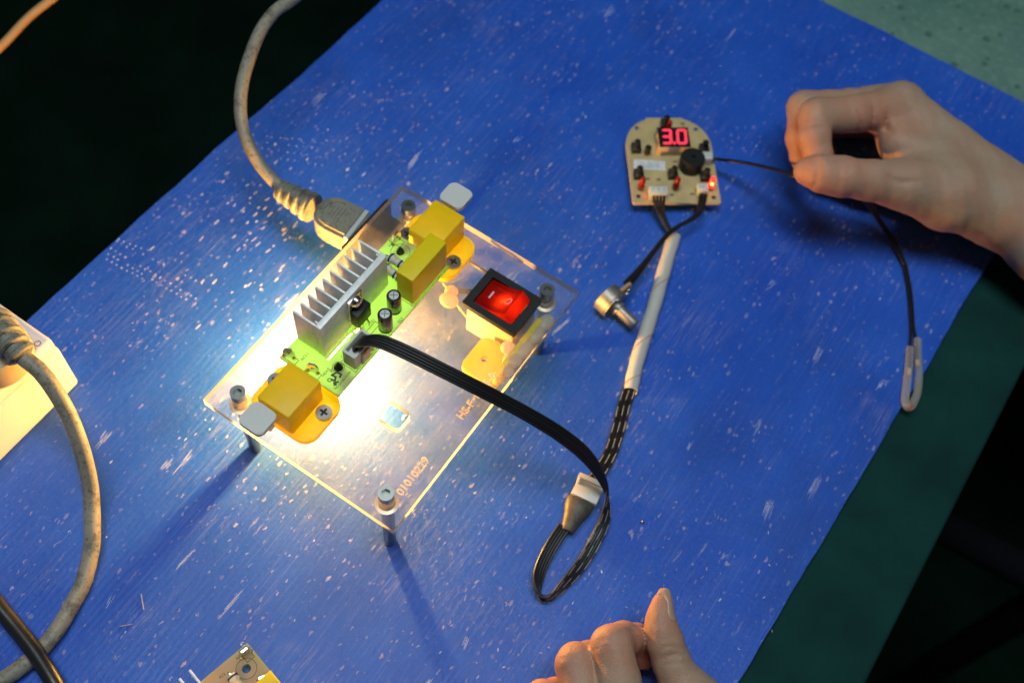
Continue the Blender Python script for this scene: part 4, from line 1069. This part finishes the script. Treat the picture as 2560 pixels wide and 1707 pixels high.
for c, a, rad, w, amp, bend in (((167.2,-39.6,36.0), (162.7,-34.2,36.0), 7, 0.5, 0.7, 0.2), ((169.4,-41.6,36.0), (164.9,-36.2,36.0), 7.5, 0.55, 0.8, 0.15), ((171.5,-43.7,35.0), (166.9,-38.1,35.0), 7, 0.5, 0.5, 0.1), ((166.0,-36.9,36.0), (161.5,-31.5,36.0), 6, 0.4, 0.35, 0.2),
        ((144.8,-56.7,52.0), (140.7,-50.7,50.0), 6, 0.45, 0.5, -.2), ((146.2,-58.5,52.0), (142.5,-53.5,52.0), 7, 0.45, 0.45, 0.0), ((147.7,-60.2,52.0), (143.9,-55.3,52.0), 6, 0.4, 0.35, 0.2), ((137.1,-68.9,45.0), (133.2,-63.7,44.0), 6, 0.45, 0.45, -.2), ((138.8,-71.1,45.0), (134.8,-65.7,45.0), 6, 0.45, 0.4, 0.1), ((151.7,-41.8,29.0), (156.9,-36.9,25.0), 6, .5, .4, 0)):
    lh_c.append((c, Vector(a) - Vector(c), TOC2, rad, w, amp, bend))
lo_ = thing('hand', (165.7,-72.2,0.0), 'curled hand with upright thumb at the bottom edge', 'hand')
lfn = hand_fn(lh_palm, lh_f, lh_c)
net_obj('skin', lfn, *bounds(lh_palm + lh_f), 1.0, 'skin', lo_, 2, [(lh_f[0][k], 9) for k in (-1, -2, -3, -4)] + [(f[k], 13) for f in lh_f[1:4] for k in (2, 3, 4)])
# thumb nail: a shallow plate following the thumb's surface
nc = np.array((156.9,-26.6,39.0)); n1 = np.array((153.3,-20.7,41.0)); nu = (n1 - nc); nu /= np.linalg.norm(nu)
nn_ = np.array((0.75, 0.35, 0.55)); nn_ -= nu * (nn_ @ nu); nn_ /= np.linalg.norm(nn_); nw = np.cross(nu, nn_)
def nail_fn(g):
    d = chain(g, lh_f[0], 2.0) - 0.3
    q = g - nc; x = q @ nu; y = q @ nw; z_ = q @ nn_
    bx = np.sqrt((np.maximum(np.abs(x) - 4.2, 0)) ** 2 + (np.maximum(np.abs(y) - 2.0, 0)) ** 2) - 2.2
    return np.maximum(np.maximum(d, -d - 1.2), np.maximum(bx, -z_ - 4.0))
net_obj('nail', nail_fn, tuple(nc - 13), tuple(nc + 13), 0.45, 'nail', lo_, 1)

# ------------------------------------------------------------------ small things on the sheet
p = (127.6,13.4,0.9)
tag(obj('solder_ball', lathe(B(), [(0.3, -.9), (0.9, -.3), (0.95, .2), (0.6, .7), (0, .95)], 12, p), 'tin'), 'tiny bright solder ball right of the white plug', 'solder ball')
for a, c, lab in (((-34.0,-141.1,0.3), (-28.2,-145.7,0.3), 'upright thin wire clipping near the lower left'), ((-31.5,-156.8,0.3), (-27.8,-153.0,0.3), 'slanted thin wire clipping above the lower circuit board'), ((-57.3,-164.1,0.4), (-58.2,-162.5,0.4), 'stubby wire clipping just left of the grey cord'), ((200.5,5.4,-3.8), (201.4,4.5,-3.8), 'pale wire clipping on the dark green strip of the bench')):
    tag(obj('wire_clipping', tube(B(), [a, c], 0.25, 6), 'dullsteel'), lab, 'wire clipping', 'wire clippings on the bench')
rail = thing('chair', (362.4,292.8,-330.0), 'dim grey chair arm in the dark beyond the bench', 'chair')
obj('arm', tube(B(), [(287.5,283.1,-330.0), (326.2,285.6,-330.0), (414.2,290.5,-330.0)], 14, 12), 'cuff', rail)
obj('post', tube(B(), [(403.1,293.4,-335.0), Vector((403.1,293.4,-335.0)) + Vector((0, 0, -400))], 14, 12), 'cuff', rail)
